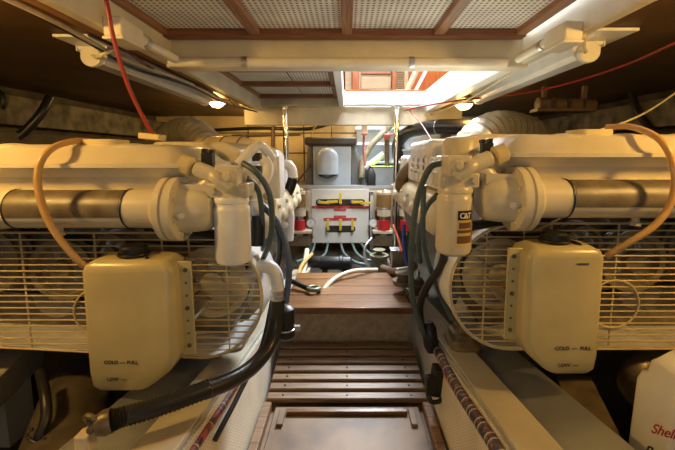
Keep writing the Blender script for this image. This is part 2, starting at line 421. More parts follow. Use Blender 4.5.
MB().tube([at(413, 96, 3.95), at(436, 52, 3.95)], .018, 8).build('lower_rail', 'white', hr)
struct('trim_cabin_right', MB().box(1.595, 1.62, 1.7, 4.7, .85, .90), 'cherry_l', .003)

# ================================================================== LOWER FLOOR THINGS
st = thing('slatted_step', (0, 1.25, -.93), 'ramp of seven worn brown wooden slats below the beige riser', 'step')
for i in range(7):
    t = i/6; y = 1.255+t*.285; z = -.905+t*.042
    MB().rbox((0, y, z), (.60, .038, .020), (.05, 0, 0)).build('slat', 'slat', st, .005)
for x in (-.24, .24): MB().rbox((x, 1.40, -.911), (.035, .30, .028), (.145, 0, 0)).build('bearer', 'slat', st, .003)
b = MB()
for i in range(7):
    for x in (-.24, 0, .24): b.cyl((x, 1.255+i/6*.285, -.895+i*.007), (x, 1.255+i/6*.285, -.893+i*.007), .004, seg=8)
b.build_each('screw_head', 'dark', st)
fh = thing('bilge_hatch', (0, 1.13, -.93), 'scuffed brown bilge board with a red-brown batten, at the foot of the slats', 'hatch')
MB().box(-.262, .262, .72, 1.222, -.929, -.917).build('board', 'sole', fh, .003)
MB().box(-.215, .215, 1.175, 1.195, -.917, -.902).build('batten', 'plank', fh, .003)
for x in (-.235, .225): MB().box(x-.006, x+.016, 1.12, 1.20, -.917, -.905).build('clip', 'sole', fh, .002)
for s, nm in ((-1, 'left'), (1, 'right')):
    MB().box(min(s*.275, s*.306), max(s*.275, s*.306), .6, 1.22, -.929, -.895).build('edge_batten', 'slat', label='rough raw timber batten along the foot of the %s lining' % nm, cat='batten', bevel=.004)

# ================================================================== CEILING FITTINGS
def fluoro(s, lab):
    x = -1.09 if s < 0 else .985; hw = .07 if s < 0 else .11; t = thing('fluorescent_light', (x, 2.3, .47), lab, 'light fixture', 'fluorescent lights along the side decks')
    y0, y1 = (1.60, 2.82) if s < 0 else (1.53, 2.75)
    MB().box(x-hw, x+hw, y0-.12, y1+.02, .462, .474).build('mounting_board', 'lampw', t, .003)
    MB().prism([(x-.062, .462), (x+.062, .462), (x+.058, .447), (x-.058, .447)], 'Y', y0, y1).build('housing', 'lampw', t, .003)
    MB().prism([(x-.060, .448), (x+.060, .448), (x+.056, .405), (x+.036, .388), (x-.036, .388), (x-.056, .405)], 'Y', y0+.01, y1-.01).build('diffuser', 'lampw', t, .004)
    for y in (y0, y1): MB().loft([[(x+math.cos(a)*.044, yy, .416+math.sin(a)*.042) for a in [2*PI*k/18 for k in range(18)]] for yy in (y-.012, y+.012)]).build('end_cap', 'pvc', t, .003)
    b = MB(); b.box(x-.067, x-.062, y0, y1, .442, .462); b.box(x+.062, x+.067, y0, y1, .442, .462)
    b.build('reflector_edge', 'lampw', t)
fluoro(-1, 'unlit white fluorescent tube fixture under the left side deck')
fluoro(1, 'unlit white fluorescent batten under the right side deck')

def dome_lamp(x, y, z, lab, power, vis=True):
    t = thing('ceiling_lamp', (x, y, z), lab, 'lamp', 'round ceiling lamps')
    MB().lathe((x, y, z), (0, 0, -1), [(.088, 0), (.088, .012), (.075, .022)], 28).build('base', 'beam', t)
    MB().lathe((x, y, z-.018), (0, 0, -1), [(.07, 0), (.068, .015), (.05, .035), (.02, .044)], 28).build('lens', 'lens', t)
    b = MB(); b.torus((x, y, z-.024), (0, 0, 1), .074, .005)
    for a in (0, PI/2):
        b.tube([(x+.074*math.cos(a), y+.074*math.sin(a), z-.024), (x+.04*math.cos(a), y+.04*math.sin(a), z-.062), (x, y, z-.07), (x-.04*math.cos(a), y-.04*math.sin(a), z-.062), (x-.074*math.cos(a), y-.074*math.sin(a), z-.024)], .003, 6)
    b.build('wire_guard', 'steel', t)
    point('ceiling_lamp_light', (x, y, z-.11), power, WARM, .05)
a = at(217, 103, 3.2); dome_lamp(a.x, 3.2, a.z+.03, 'lit round ceiling lamp at the far end of the left fluorescent fixture', 5)
dome_lamp(.95, 3.0, .435, 'lit round ceiling lamp above the right foil duct', 3.5)
dome_lamp(-1.2, .55, .46, 'lit round ceiling lamp over the left engine, nearest the entrance', 22)
dome_lamp(1.2, .55, .46, 'lit round ceiling lamp over the right engine, nearest the entrance', 22)
a = at(357, 122, 4.2)
point('rear_compartment_lamp', (-.9, 4.0, .36), 7, (1, .66, .24), .05)
point('rear_compartment_lamp', (-.25, 3.95, .38), 4, (1, .66, .24), .05)

def conduit(name, pts, lab, clamps, r=.021):
    t = thing(name, pts[0], lab, 'pipe')
    MB().tube(pts, r, 14, 1 if len(pts) < 3 else 6, raw=len(pts) < 3).build('pipe', 'pvc', t)
    for c, ax in clamps: MB().lathe(c, ax, [(r+.004, -.012), (r+.005, 0), (r+.004, .012)], 16).build('clamp', 'steel', t)
    return t
conduit('conduit_pipe', [(-.80, 1.685, .415), (.72, 1.685, .415)], 'cream conduit pipe clipped along the underside of the white cross beam', [((-.46, 1.685, .415), (1, 0, 0)), ((.29, 1.685, .415), (1, 0, 0))])
conduit('conduit_pipe', [(-.765, 1.34, .425), (-.765, 1.66, .425)], 'cream conduit pipe along the left ceiling girder', [((-.765, 1.42, .425), (0, 1, 0))])
conduit('conduit_pipe', [(.765, 1.38, .425), (.765, 1.66, .425)], 'cream conduit pipe along the right ceiling girder', [((.765, 1.46, .425), (0, 1, 0))])
for s, lab in ((-1, 'pale square junction box capping the left conduit pipe'), (1, 'pale square junction box capping the right conduit pipe')):
    jy = 1.30 if s < 0 else 1.34
    t = thing('junction_box', (s*.768, jy, .40), lab, 'junction box')
    MB().rbox((s*.768, jy, .42), (.065, .13, .065)).build('box', 'pvc', t, .008)
    MB().rbox((s*.768, jy, .384), (.07, .135, .01)).build('lid', 'pvc', t, .003)
# poles
for px, lab in ((285.5, 'polished steel post left of the grey hooded box'), (396.5, 'polished steel post right of the valve panel')):
    q = at(px, 130, 3.4); x = q.x
    t = thing('support_post', (x, 3.4, -.93), lab, 'post', 'steel posts under the rear beam')
    MB().cyl((x, 3.4, -.965), (x, 3.4, .455), .025, seg=20).build('post', 'chrome', t)
    MB().lathe((x, 3.4, .455), (0, 0, -1), [(.06, 0), (.06, .008), (.03, .012), (.028, .035)], 20).build('top_flange', 'steel', t)

# ================================================================== ENGINES
def bolt(b, p, ax, r=.008, h=.008): b.lathe(p, ax, [(r*1.4, 0), (r*1.4, .002), (r, .0021), (r, h)], 6)
def engine(s, dz, xin, lab):
    base = (s*.85, 1.0, -.93)
    t = thing('marine_engine', base, lab, 'engine', 'pair of marine engines')
    mx = (lambda v: Vector((v.x*s, v.y, v.z+dz)))
    def B(mb, name, m, par=None, bevel=0, **k): return mb.xform(mx).build(name, m, par or t, bevel, **k)
    def BE(mb, name, m, par): return mb.build_each(name, m, par, f=mx)
    # expansion tank : casting with flared seam, sloping crown
    def sec(x0, x1, y0, y1, z, r=.05): return MB().rrect((x0+x1)/2, (y0+y1)/2, (x1-x0)/2, (y1-y0)/2, r, z, 5)
    b = MB(); b.loft([sec(.47, 1.5, 1.00, 1.27, -.12, .06), sec(.435, 1.5, .985, 1.29, -.06, .06), sec(.425, 1.5, .965, 1.30, -.036, .05), sec(.405, 1.5, .940, 1.305, -.033, .05), sec(.405, 1.5, .940, 1.305, -.030, .05),
        sec(.405, 1.5, .940, 1.305, -.024, .05), sec(.425, 1.48, .955, 1.29, -.018, .05), sec(.475, 1.45, 1.00, 1.26, .020, .03), sec(.50, 1.42, 1.03, 1.23, .030, .03)])
    tank = B(b, 'expansion_tank', 'paint', sharp=24)
    b = MB()
    for k in range(5): b.ell((.62+.17*k, 1.05, .018), (.055, .05, .016))
    BE(b, 'casting_boss', 'paint', tank)
    b = MB(); b.loft([sec(.66, .76, 1.03, 1.12, .022, .02), sec(.66, .76, 1.03, 1.12, .045, .02)]); B(b, 'filler_cap', 'yellow_p', tank, .003)
    b = MB()
    for x in (.48, .58, .72, .9, 1.1): b.cyl((x, .944, -.027), (x, .936, -.027), .006, seg=6)
    # heat exchanger
    b = MB(); b.cyl((.47, .985, -.147), (1.5, .985, -.147), .0535, seg=40); ex = B(b, 'heat_exchanger', 'paint')
    b = MB(); rings = []
    for x in (.60, .905):
        pts = []
        for rr, rev in ((.0545, 0), (.0530, 1)):
            L = [(x, .985-rr*math.cos(a), -.147+rr*math.sin(a)) for a in [math.radians(-18+k*5.0) for k in range(20)]]
            pts += L[::-1] if rev else L
        rings.append(pts)
    b.loft(rings); B(b, 'worn_label', 'sticker', ex, label='dark worn label on the tube')
    b = MB(); b.lathe((.595, .985, -.147), (1, 0, 0), [(.0555, -.002), (.0555, .002)], 40); b.lathe((.905, .985, -.147), (1, 0, 0), [(.0555, -.002), (.0555, .002)], 40); BE(b, 'clamp_ring', 'black', ex)
    b = MB(); b.lathe((.49, .985, -.147), (-1, 0, 0), [(.056, -.03), (.066, -.01), (.088, -.006), (.089, .010), (.083, .011), (.083, .017), (.089, .018), (.089, .038), (.086, .041), (.066, .042), (.064, .075), (.060, .108), (.048, .124), (.03, .128)], 40)
    b.box(.37, .45, .955, 1.05, -.13, -.078)
    B(b, 'end_cover', 'paint', ex)
    b = MB()
    for k in range(8):
        a = 2*PI*k/8+.3; bolt(b, (.450, .985+.072*math.cos(a), -.147+.072*math.sin(a)), (-1, 0, 0), .0065, .008)
    bolt(b, (.43, .925, -.155), (-.4, -1, 0), .009, .012)
    BE(b, 'cover_bolt', 'paint', ex)
    b = MB(); b.tube([(.40, .99, -.10), (.37, .99, -.07), (.33, 1.0, -.062), (.29, 1.02, -.07)], .024, 14); b.lathe((.33, 1.0, -.062), (1, 0, 0), [(.030, -.008), (.030, .008)], 18)
    B(b, 'water_outlet', 'paint')
    b = MB(); b.cyl((.80, .985, -.2), (.80, .985, -.215), .01, seg=8); b.cyl((.80, .985, -.213), (.80, .985, -.222), .014, seg=6); B(b, 'drain_plug', 'paint', ex)
    # filter head + oil filter
    fx, fy = (.318 if s < 0 else .297), .985
    b = MB(); b.box(fx-.052, fx+.056, fy-.03, fy+.05, -.115, -.075); b.box(fx-.03, fx+.03, fy-.04, fy+.04, -.085, -.028)
    b.cyl((fx+.02, fy-.03, -.06), (fx+.085, fy-.02, -.035), .021, seg=16); b.cyl((fx-.01, fy-.055, -.055), (fx-.01, fy, -.055), .016, seg=12)
    b.tube([(fx+.05, fy-.02, -.045), (fx+.02, fy-.04, -.062), (fx-.01, fy-.035, -.09)], .018, 10)
    hd = B(b, 'filter_head', 'paint', None, .005)
    b = MB(); bolt(b, (fx-.035, fy-.031, -.095), (0, -1, 0)); bolt(b, (fx+.04, fy-.031, -.095), (0, -1, 0)); bolt(b, (fx-.01, fy-.056, -.055), (0, -1, 0), .009); BE(b, 'head_bolt', 'paint', hd)
    b = MB(); b.lathe((fx+.095, fy-.018, -.032), (.9, 0, .35), [(.02, 0), (.026, .004), (.026, .03), (.018, .035)], 20); B(b, 'cap', 'yellow_p', hd)
    b = MB(); b.lathe((fx, fy, -.112), (0, 0, -1), [(.044, 0), (.047, .004), (.047, .016), (.0445, .018), (.0445, .026), (.0475, .030), (.0485, .04), (.0485, .170), (.045, .183), (.034, .190), (.0, .191)], 36)
    fil = B(b, 'oil_filter', 'paint_w' if s < 0 else 'paint')
    # sensors on top of the head
    b = MB(); b.box(.380, .412, 1.02, 1.045, -.03, .006); b.box(.398, .410, 1.02, 1.045, .006, .018); b.box(.378, .390, 1.02, 1.045, .006, .016); b.tube([(.39, 1.03, -.025), (.37, 1.02, -.045), (.35, 1.0, -.06)], .006, 8)
    B(b, 'sensor_plug', 'black', None, .002)
    # belt guard
    zc = -.425; R = .197; yf = 1.045; xo = 1.42; x0 = xin+R
    loop = []
    for k in range(25):
        a = PI/2+PI*k/24; loop.append((x0+R*math.cos(a), zc+R*math.sin(a)))
    sl = .055 if s < 0 else .004
    loop.append((xo, zc-R+sl)); loop.append((xo, zc+R*.95))
    def bandring(off, y): return [Vector((x if i > 24 else x0+(R+off)*math.cos(PI/2+PI*i/24), y, z if i > 24 else zc+(R+off)*math.sin(PI/2+PI*i/24))) for i, (x, z) in enumerate(loop)]
    b = MB()
    A = [bandring(0, yf), bandring(0, yf+.20), bandring(-.006, yf+.20), bandring(-.006, yf)]
    m = len(loop)
    vv = [[b.bm.verts.new(p) for p in r] for r in A]
    for i in range(m-2):
        for q in range(4): b.bm.faces.new((vv[q][i], vv[q][i+1], vv[(q+1) % 4][i+1], vv[(q+1) % 4][i]))
    gd = B(b, 'belt_guard', 'paint_w')
    b = MB(); z = zc-R+.008; k = 0
    while z < zc+R-.004:
        dx = math.sqrt(max(0, R*R-(z-zc)**2)); b.cyl((x0-dx, yf, z), (min(xo, x0+(z-(zc-R))/sl*(xo-x0)), yf, z), .0024, seg=6); z += .0192
    for x in (x0-.09, x0+.02, x0+.10, x0+.30, x0+.52, x0+.70, x0+.88):
        h = R if x > x0 else math.sqrt(R*R-(x-x0)**2); b.cyl((x, yf+.004, zc-h+max(0, x-x0)/(xo-x0)*sl), (x, yf+.004, zc+h), .0028, seg=6)
    P = [Vector((x, yf, z)) for x, z in loop]; b.tube(P[:-1], .0035, 6, raw=True); b.tube([(x0, yf, zc+R), (xo, yf, zc+R)], .0035, 6, raw=True)
    b.tube([(x0+.05, yf-.004, zc+R-.02), (x0+.18, yf-.006, zc+R+.035), (x0+.42, yf-.006, zc+R+.03), (x0+.75, yf-.004, zc+R-.01)], .0035, 6)
    b.torus((x0+.30, yf-.004, zc-.05), (0, 1, 0), .075, .003, 24, 6)
    B(b, 'wire_grille', 'grille', gd)
    # pulleys and belts behind the grille
    def pulley(x, z, r, y=1.11, m='block'):
        b = MB(); b.lathe((x, y, z), (0, 1, 0), [(r*.25, -.02), (r*.3, -.02), (r*.32, 0), (r*.8, .006), (r*.82, -.012), (r, -.014), (r, -.004), (r*.9, .006), (r, .016), (r, .026), (r*.9, .034), (r, .044)], 36); o = B(b, 'pulley', m)
        b = MB()
        for k in range(5):
            a = 2*PI*k/5; bolt(b, (x+r*.5*math.cos(a), y+.002, z+r*.5*math.sin(a)), (0, -1, 0), .007, .01)
        BE(b, 'pulley_bolt', 'steel', o)
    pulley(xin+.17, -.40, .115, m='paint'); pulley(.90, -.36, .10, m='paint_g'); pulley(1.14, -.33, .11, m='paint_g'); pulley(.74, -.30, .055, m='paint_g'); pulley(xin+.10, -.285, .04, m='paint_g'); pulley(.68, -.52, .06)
    def belt(c1, r1, c2, r2, y):
        d = Vector((c2[0]-c1[0], 0, c2[1]-c1[1])); L = d.length; a = math.atan2(d.z, d.x); g = math.acos(max(-1, min(1, (r1-r2)/L)))
        pts = []
        for k in range(13):
            th = a+g+(2*PI-2*g)*k/12; pts.append((c1[0]+r1*math.cos(th), c1[1]+r1*math.sin(th)))
        for k in range(13):
            th = a-g+(2*g)*k/12; pts.append((c2[0]+r2*math.cos(th), c2[1]+r2*math.sin(th)))
        cen = [sum(q[0] for q in pts)/len(pts), sum(q[1] for q in pts)/len(pts)]
        inn = [(x-(x-cen[0])*.03, z-(z-cen[1])*.06) for x, z in pts]
        b = MB(); r4 = [[Vector((x, yy, z)) for x, z in pp] for pp, yy in ((pts, y), (pts, y+.014), (inn, y+.014), (inn, y))]
        b.loft(r4, cap=False, closed=True); B(b, 'drive_belt', 'black')
    belt((xin+.17, -.40), .117, (.90, -.36), .102, 1.115); belt((.90, -.36), .102, (1.14, -.33), .112, 1.135); belt((xin+.10, -.285), .042, (.68, -.52), .062, 1.10)
    b = MB(); b.cyl((.98, 1.16, -.47), (.98, 1.30, -.47), .075, seg=24); b.cyl((.74, 1.15, -.30), (.74, 1.3, -.30), .065, seg=24); BE(b, 'alternator', 'steel', t)
    # front cover and block
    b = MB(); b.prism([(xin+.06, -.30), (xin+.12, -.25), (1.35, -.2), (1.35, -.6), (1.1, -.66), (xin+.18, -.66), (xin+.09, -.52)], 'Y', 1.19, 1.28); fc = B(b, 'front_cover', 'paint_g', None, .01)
    b = MB()
    for k in range(10): bolt(b, (xin+.12+.11*k, 1.19, -.25-.01*(k % 2)), (0, -1, 0), .008, .01); bolt(b, (xin+.2+.1*k, 1.19, -.63), (0, -1, 0), .008, .01)
    BE(b, 'cover_bolt', 'steel', fc)
    b = MB(); b.prism([(.50, -.68), (1.15, -.68), (1.30, -.5), (1.42, -.2), (1.1, -.12), (.85, -.16), (.6, -.12), (.36, -.2), (.42, -.5)], 'Y', 1.28, 2.55); B(b, 'engine_block', 'block', None, .012)
    b = MB(); b.prism([(.58, -.68), (1.08, -.68), (1.0, -.86), (.66, -.86)], 'Y', 1.32, 2.4); B(b, 'oil_pan', 'block', None, .012)
    # inboard exhaust manifold / rocker cover running aft
    def blob(x, y, z, hx, hz, n=14, e=.7):
        return [Vector((x+hx*math.copysign(abs(math.cos(2*PI*k/n))**e, math.cos(2*PI*k/n)), y, z+hz*math.copysign(abs(math.sin(2*PI*k/n))**e, math.sin(2*PI*k/n)))) for k in range(n)]
    rg = []
    for y, h, wd in ((1.30, .06, .05), (1.34, .085, .075), (1.60, .09, .082), (2.0, .09, .082), (2.32, .085, .075), (2.40, .06, .05)): rg.append(blob(.375, y, -.255, wd, h, 20))
    b = MB(); b.loft(rg); mf = B(b, 'exhaust_manifold', 'paint')
    b = MB()
    for k in range(5): b.ell((.305, 1.45+.19*k, -.27), (.022, .05, .035)); bolt(b, (.296, 1.54+.19*k, -.22), (-1, 0, 0), .009, .012)
    BE(b, 'manifold_boss', 'paint', mf)
    b = MB(); b.box(.33, .52, 1.36, 2.25, -.16, -.03); rc = B(b, 'rocker_cover', 'paint_w', None, .02)
    b = MB(); b.rbox((.328, 1.75, -.085), (.004, .16, .05)); B(b, 'data_plate', 'sticker', rc)
    b = MB()
    for k in range(7): b.box(.325, .335, 1.40+.12*k, 1.43+.12*k, -.15, -.04)
    BE(b, 'cooling_rib', 'paint_w', rc)
    for j, (y0, y1) in enumerate(((1.36, 1.75), (1.8, 2.2))):
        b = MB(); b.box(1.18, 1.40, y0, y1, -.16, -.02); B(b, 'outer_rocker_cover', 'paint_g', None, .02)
    # aftercooler + intake housing above the vee
    b = MB(); b.prism([(.40, -.04), (.40, .02), (.47, .05), (.72, .05), (.78, 0), (.78, -.12), (.42, -.12)], 'Y', 1.36, 2.3); ac = B(b, 'aftercooler', 'paint', None, .012)
    b = MB()
    for k in range(6): b.box(.395, .405, 1.42+.13*k, 1.50+.13*k, -.03, .012)
    BE(b, 'cooling_rib', 'paint_w', ac)
    b = MB(); b.cyl((.53, 1.32, -.02), (.53, 1.44, -.02), .055, seg=28); b.torus((.53, 1.318, -.02), (0, 1, 0), .035, .004); B(b, 'turbo_housing', 'paint')
    if s > 0:
        b = MB(); b.lathe((.375, 1.20, -.10), (0, 0, 1), [(.05, 0), (.058, .005), (.058, .115), (.05, .128), (.02, .134)], 32); bc = B(b, 'breather_canister', 'paint')
        b = MB(); b.torus((.40, 1.14, -.03), (.2, 1, 0), .018, .0025); B(b, 'clip_ring', 'steel', bc)
        b = MB(); b.box(.325, .46, 1.45, 1.88, -.12, .035); ch = B(b, 'charge_air_housing', 'paint_w', None, .02)
        b = MB()
        for k in range(4): b.box(.32, .33, 1.5, 1.84, -.10+.03*k, -.09+.03*k); b.box(.34, .45, 1.442, 1.45, -.10+.03*k, -.09+.03*k)
        BE(b, 'cooling_rib', 'paint_w', ch)
    else:
        b = MB(); b.tube([(.42, 1.38, -.04), (.37, 1.36, -.10), (.34, 1.36, -.18)], .026, 12)
        B(b, 'coolant_pipes', 'paint_w')
    # mounting foot plate and rubber mount on the rail
    b = MB(); rg = []
    for Y in (.62, 1.5):
        z = ztop(Y)-dz
        rg.append([Vector((a, Y, zz)) for a, zz in ((.47, z-.035), (.475, z-.028), (.61, z-.006), (.61, z-.014))])
    b.loft(rg); B(b, 'mounting_plate', 'plate')
    zr = ztop(1.27)-dz
    for my in (1.27, 2.1):
        z0 = ztop(my)-dz+.002
        b = MB(); b.loft([MB().rrect(.43, my, .055, .075, .03, z0, 5), MB().rrect(.43, my, .055, .075, .03, z0+.018, 5), MB().rrect(.43, my, .045, .055, .03, z0+.03, 5), MB().rrect(.43, my, .045, .055, .03, z0+.055, 5), MB().rrect(.43, my, .035, .04, .025, z0+.06, 5), MB().rrect(.43, my, .03, .03, .02, z0+.085, 5)])
        mo = B(b, 'rubber_mount', 'mount', None, .003)
        b = MB(); b.lathe((.43, my, z0+.085), (0, 0, 1), [(.022, 0), (.022, .012), (.010, .013), (.010, .05)], 6); B(b, 'mount_bolt', 'steel', mo)
    b = MB(); b.prism([(.40, zr+.10), (.50, zr+.10), (.52, zr+.2), (.44, zr+.2)], 'Y', 1.22, 1.32); B(b, 'mount_bracket', 'paint', None, .004)
    # wiring and small lines over the front
    for k, (pts, r, m) in enumerate((
        ([(.50, 1.06, -.20), (.62, 1.05, -.21), (.8, 1.05, -.205), (1.0, 1.06, -.21), (1.3, 1.06, -.2)], .008, 'dark'),
        ([(.42, 1.10, -.20), (.55, 1.12, -.225), (.75, 1.1, -.215), (.95, 1.1, -.225)], .006, 'black'),
        ([(.33, 1.0, -.20), (.36, 1.02, -.23), (.44, 1.04, -.222), (.60, 1.06, -.218)], .014, 'dark'))):
        b = MB(); b.tube(pts, r, 8); B(b, 'wiring_harness', m)
    b = MB(); b.tube([(.34, 1.04, -.10), (.335, 1.05, -.16), (.36, 1.05, -.21)], .012, 8); b.rbox((.37, 1.05, -.20), (.04, .03, .06), (0, .5, 0)); B(b, 'fuel_line_bracket', 'paint_w', None, .003)
    return t, fil
e1, f1 = engine(-1, 0, .255, 'cream marine engine on the left, plain white filter beside its tube')
e2, f2 = engine(1, .028, .309, 'cream marine engine on the right, filter with dark and yellow label')
# lettered label on the right filter (curved patch)
fx, fy, fz = .297, .985, .028
def patch(z0, z1, a0, a1, r, m, name, par):
    b = MB(); rings = []
    for z in (z0, z1):
        out = [(fx+r*math.sin(a), fy-r*math.cos(a), z) for a in [a0+(a1-a0)*k/12 for k in range(13)]]
        inn = [(fx+(r-.001)*math.sin(a), fy-(r-.001)*math.cos(a), z) for a in [a1-(a1-a0)*k/12 for k in range(13)]]
        rings.append(out+inn)
    return b.loft(rings).build(name, m, par)
zt = -.112+fz-.060
lb = patch(zt-.098, zt, -.12, .85, .0492, 'ctyel', 'label', f2)
patch(zt-.027, zt-.002, -.10, .83, .0497, 'black', 'label_header', f2)
patch(zt-.062, zt-.054, -.10, .83, .0497, 'ctbr', 'label_band', f2)
patch(zt-.050, zt-.034, -.02, .75, .0497, 'ctbr', 'label_band', f2)
patch(zt-.090, zt-.070, -.10, .83, .0497, 'ctbr', 'label_band', f2)
for ch, a in (('C', .14), ('A', .36), ('T', .58)):
    text('lettering', ch, .021, (fx+.0499*math.sin(a), fy-.0505*math.cos(a), zt-.022), 'labw', f2, (PI/2, 0, a), align='CENTER')
b = MB(); b.prism([(fx+.0499*math.sin(.36)-.005, zt-.0235), (fx+.0499*math.sin(.36)+.005, zt-.0235), (fx+.0499*math.sin(.36), zt-.015)], 'Y', fy-.0512*math.cos(.36), fy-.0505*math.cos(.36)); b.build('emblem_triangle', 'valve_y', f2)

# ------------------------------------------------------------------ coolant bottles
def bottle(s, px0, px1, py0, py1, lab):
    Y = .885; a = at(px0, py1, Y); c = at(px1, py0, Y)
    x0, x1, z0, z1 = a.x, c.x, a.z, c.z
    sh = .012*s
    t = thing('coolant_bottle', ((x0+x1)/2, Y, z0), lab, 'bottle', 'coolant bottles hung on the belt guards')
    def ring(x0, x1, y0, y1, z, r=.022): return MB().rrect((x0+x1)/2, (y0+y1)/2, (x1-x0)/2, (y1-y0)/2, r, z, 5)
    hx = x1-x0; cutx0 = hx*.30 if s < 0 else hx*.0; ci = hx*.32
    # lower inner corner is chamfered up towards the bracket
    def rr(t_, z, ins=0, cut=0):
        l = x0+ins+(cut if s > 0 else 0); r_ = x1-ins-(cut if s < 0 else 0); return ring(l, r_, Y+ins*.6, Y+.115-ins*.6, z)
    hh = z1-z0
    b = MB(); b.loft([rr(0, z0, .012, ci), rr(0, z0+.012, .003, ci*.9), rr(0, z0+hh*.14, 0, ci*.35), rr(0, z0+hh*.27, 0, 0), rr(0, z1-.03, .002, 0), rr(0, z1-.012, .008, 0), rr(0, z1, .03, 0)])
    body = b.build('body', 'bottle', t, sharp=60)
    m = (x0+x1)/2 - s*.005 if s > 0 else (x0+x1)/2-.008
    b = MB(); b.lathe((m, Y+.06, z1-.002), (0, 0, 1), [(.028, 0), (.028, .008), (.033, .009), (.034, .026), (.028, .031)], 24); cap = b.build('cap', 'black', t)
    b = MB(); b.torus((m, Y+.06, z1+.006), (0, 0, 1), .036, .004); b.tube([(m+.035, Y+.06, z1+.006), (m+.05, Y+.03, z1+.002), (m+.055, Y+.03, z1-.01)], .004, 6); b.build('cap_strap', 'black', cap)
    # perforated bracket strip on the inboard side
    bx = x1 if s < 0 else x0
    b = MB(); w = .030
    xa, xb = (bx-.008, bx+w) if s < 0 else (bx-w, bx+.008)
    b.box(xa, xb, Y+.045, Y+.052, z0+hh*.22, z1-.012); br = b.build('mounting_flange', 'bottle', t, .002)
    b = MB()
    for k in range(7):
        z = z0+hh*(.3+.1*k); xm = (xa+xb)/2+(.004 if s < 0 else -.004); b.cyl((xm, Y+.0455, z), (xm, Y+.042, z), .003 if k % 3 else .006, seg=10)
    b.build_each('flange_screw', 'mount', br)
    b = MB(); b.box(xa, xb, Y+.052, 1.043, z0+hh*.5, z0+hh*.53); b.build('support_bracket', 'steel', t)
    # embossed markings
    if s < 0: L = [('COLD', 104, 364), ('—', 120, 364), ('FULL', 127, 364), ('LOW', 107, 381), ('—', 121, 381), ('NO', 130, 387)]
    else: L = [('COLD', 555, 350), ('—', 572, 350), ('FULL', 580, 350), ('LOW', 558, 367), ('—', 573, 367), ('ADD', 579, 374)]
    for w_, px, py in L[:3]+([L[3], L[4]]):
        q = at(px, py, Y-.0008); text('lettering', w_, .0135, (q.x, Y-.0008, q.z), 'ink', t)
    q = at(143 if s < 0 else 582, 284 if s < 0 else 264, Y); 
    if s > 0: MB().box(q.x-.012, q.x+.018, Y-.0006, Y+.001, q.z-.0015, q.z+.0015).build('embossed_line', 'ink', t)
    return t
bottle(-1, 88, 171, 262, 392, 'yellowed coolant bottle with black cap hung in front of the left engine guard')
bottle(1, 521, 610, 248, 375, 'yellowed coolant bottle with black cap hung in front of the right engine guard')

# ================================================================== HOSES NEAR THE ENGINES
hose('overflow_tube', [(97, 142, 1.1), (75, 141, 1.02), (50, 150, .93), (38, 172, .90), (42, 205, .885), (57, 235, .885), (80, 262, .90), (96, 272, .93)], .0085, 'tan', 'amber tube looping from the left tank down to the left coolant bottle', 'tube')
hose('overflow_tube', [(607, 127, 1.1), (632, 127, 1.02), (660, 140, .93), (674, 168, .90), (672, 200, .885), (655, 225, .885), (628, 243, .90), (607, 256, .93)], .0085, 'tan', 'amber tube looping from the right tank down to the right coolant bottle', 'tube')
hose('tank_cable', [(600, 130, 1.25), (625, 122, 1.35), (650, 110, 1.5), (680, 90, 1.6)], .004, 'cream_cable', 'thin yellowish cable rising to the right from the right tank', 'cable')
hose('red_line', [(98, -25, 1.1), (106, 0, 1.1), (114, 40, 1.12), (128, 85, 1.16), (143, 117, 1.19), (154, 136, 1.22)], .0065, 'red', 'red hose dropping from the ceiling onto the left tank')
hose('red_line', [(700, 32, 1.3), (675, 43, 1.4), (630, 63, 1.7), (580, 80, 2.0), (530, 92, 2.3), (480, 98, 2.6), (440, 103, 2.85), (405, 110, 3.1)], .007, 'red', 'long red cable sagging under the right side deck')
hose('dark_red_cable', [(410, 111, 3.45), (422, 125, 3.1), (436, 148, 2.6), (440, 156, 2.3)], .006, 'loomB', 'dark red cable dropping from the hatch corner to the right engine', 'cable')
b = MB(); q = at(154, 137, 1.22); b.rbox((q.x, q.y-.01, q.z), (.07, .05, .02), (0, .1, 0)); b.build('hose_block', 'yellow_p', label='small cream block on top of the left tank where the red hose ends', cat='fitting', bevel=.004)
# left side hoses
hose('water_hose', [(243, 163, 1.0), (256, 172, .98), (268, 190, .98), (272, 215, 1.0), (270, 240, 1.05), (262, 262, 1.12)], .0085, 'greyhose', 'dark green hose curving down beside the left white filter')
hose('water_hose', [(247, 178, 1.02), (258, 190, 1.05), (262, 215, 1.08), (263, 250, 1.15)], .008, 'greyhose', 'shorter dark green hose close behind the left white filter')
hose('water_hose', [(262, 205, 1.1), (277, 222, 1.08), (286, 245, 1.06), (289, 272, 1.06), (286, 302, 1.08)], .010, 'bluehose', 'slate blue hose hanging left of the valve panel')
hose('water_hose', [(254, 200, 1.2), (270, 212, 1.2), (279, 235, 1.2), (278, 262, 1.2), (270, 285, 1.22)], .010, 'dark', 'black hose inside the curve of the slate blue one')
t = thing('coolant_elbow', at(256, 270, 1.08), 'white moulded pipe elbow with clamps above the black corrugated hose', 'pipe fitting')
MB().tube([at(256, 222, 1.10), at(254, 200, 1.10)], .016, 14).build('upper_pipe', 'paint_w', t)
MB().tube([at(258, 215, 1.10), at(257, 245, 1.10)], .021, 14).build('rubber_sleeve', 'dark', t)
MB().tube([at(246, 282, 1.12), at(254, 271, 1.10), at(266, 266, 1.08), at(275, 273, 1.07), at(278, 290, 1.07)], .021, 16).build('elbow', 'paint_w', t)
for y in (291, 297): MB().lathe(at(278, y, 1.07), (0, 0, 1), [(.0235, -.006), (.0235, .006)], 20).build('clamp', 'steel', t)
t = thing('corrugated_hose', at(120, 426, .72), 'thick black corrugated hose sweeping from the white elbow to the bottom left', 'hose')
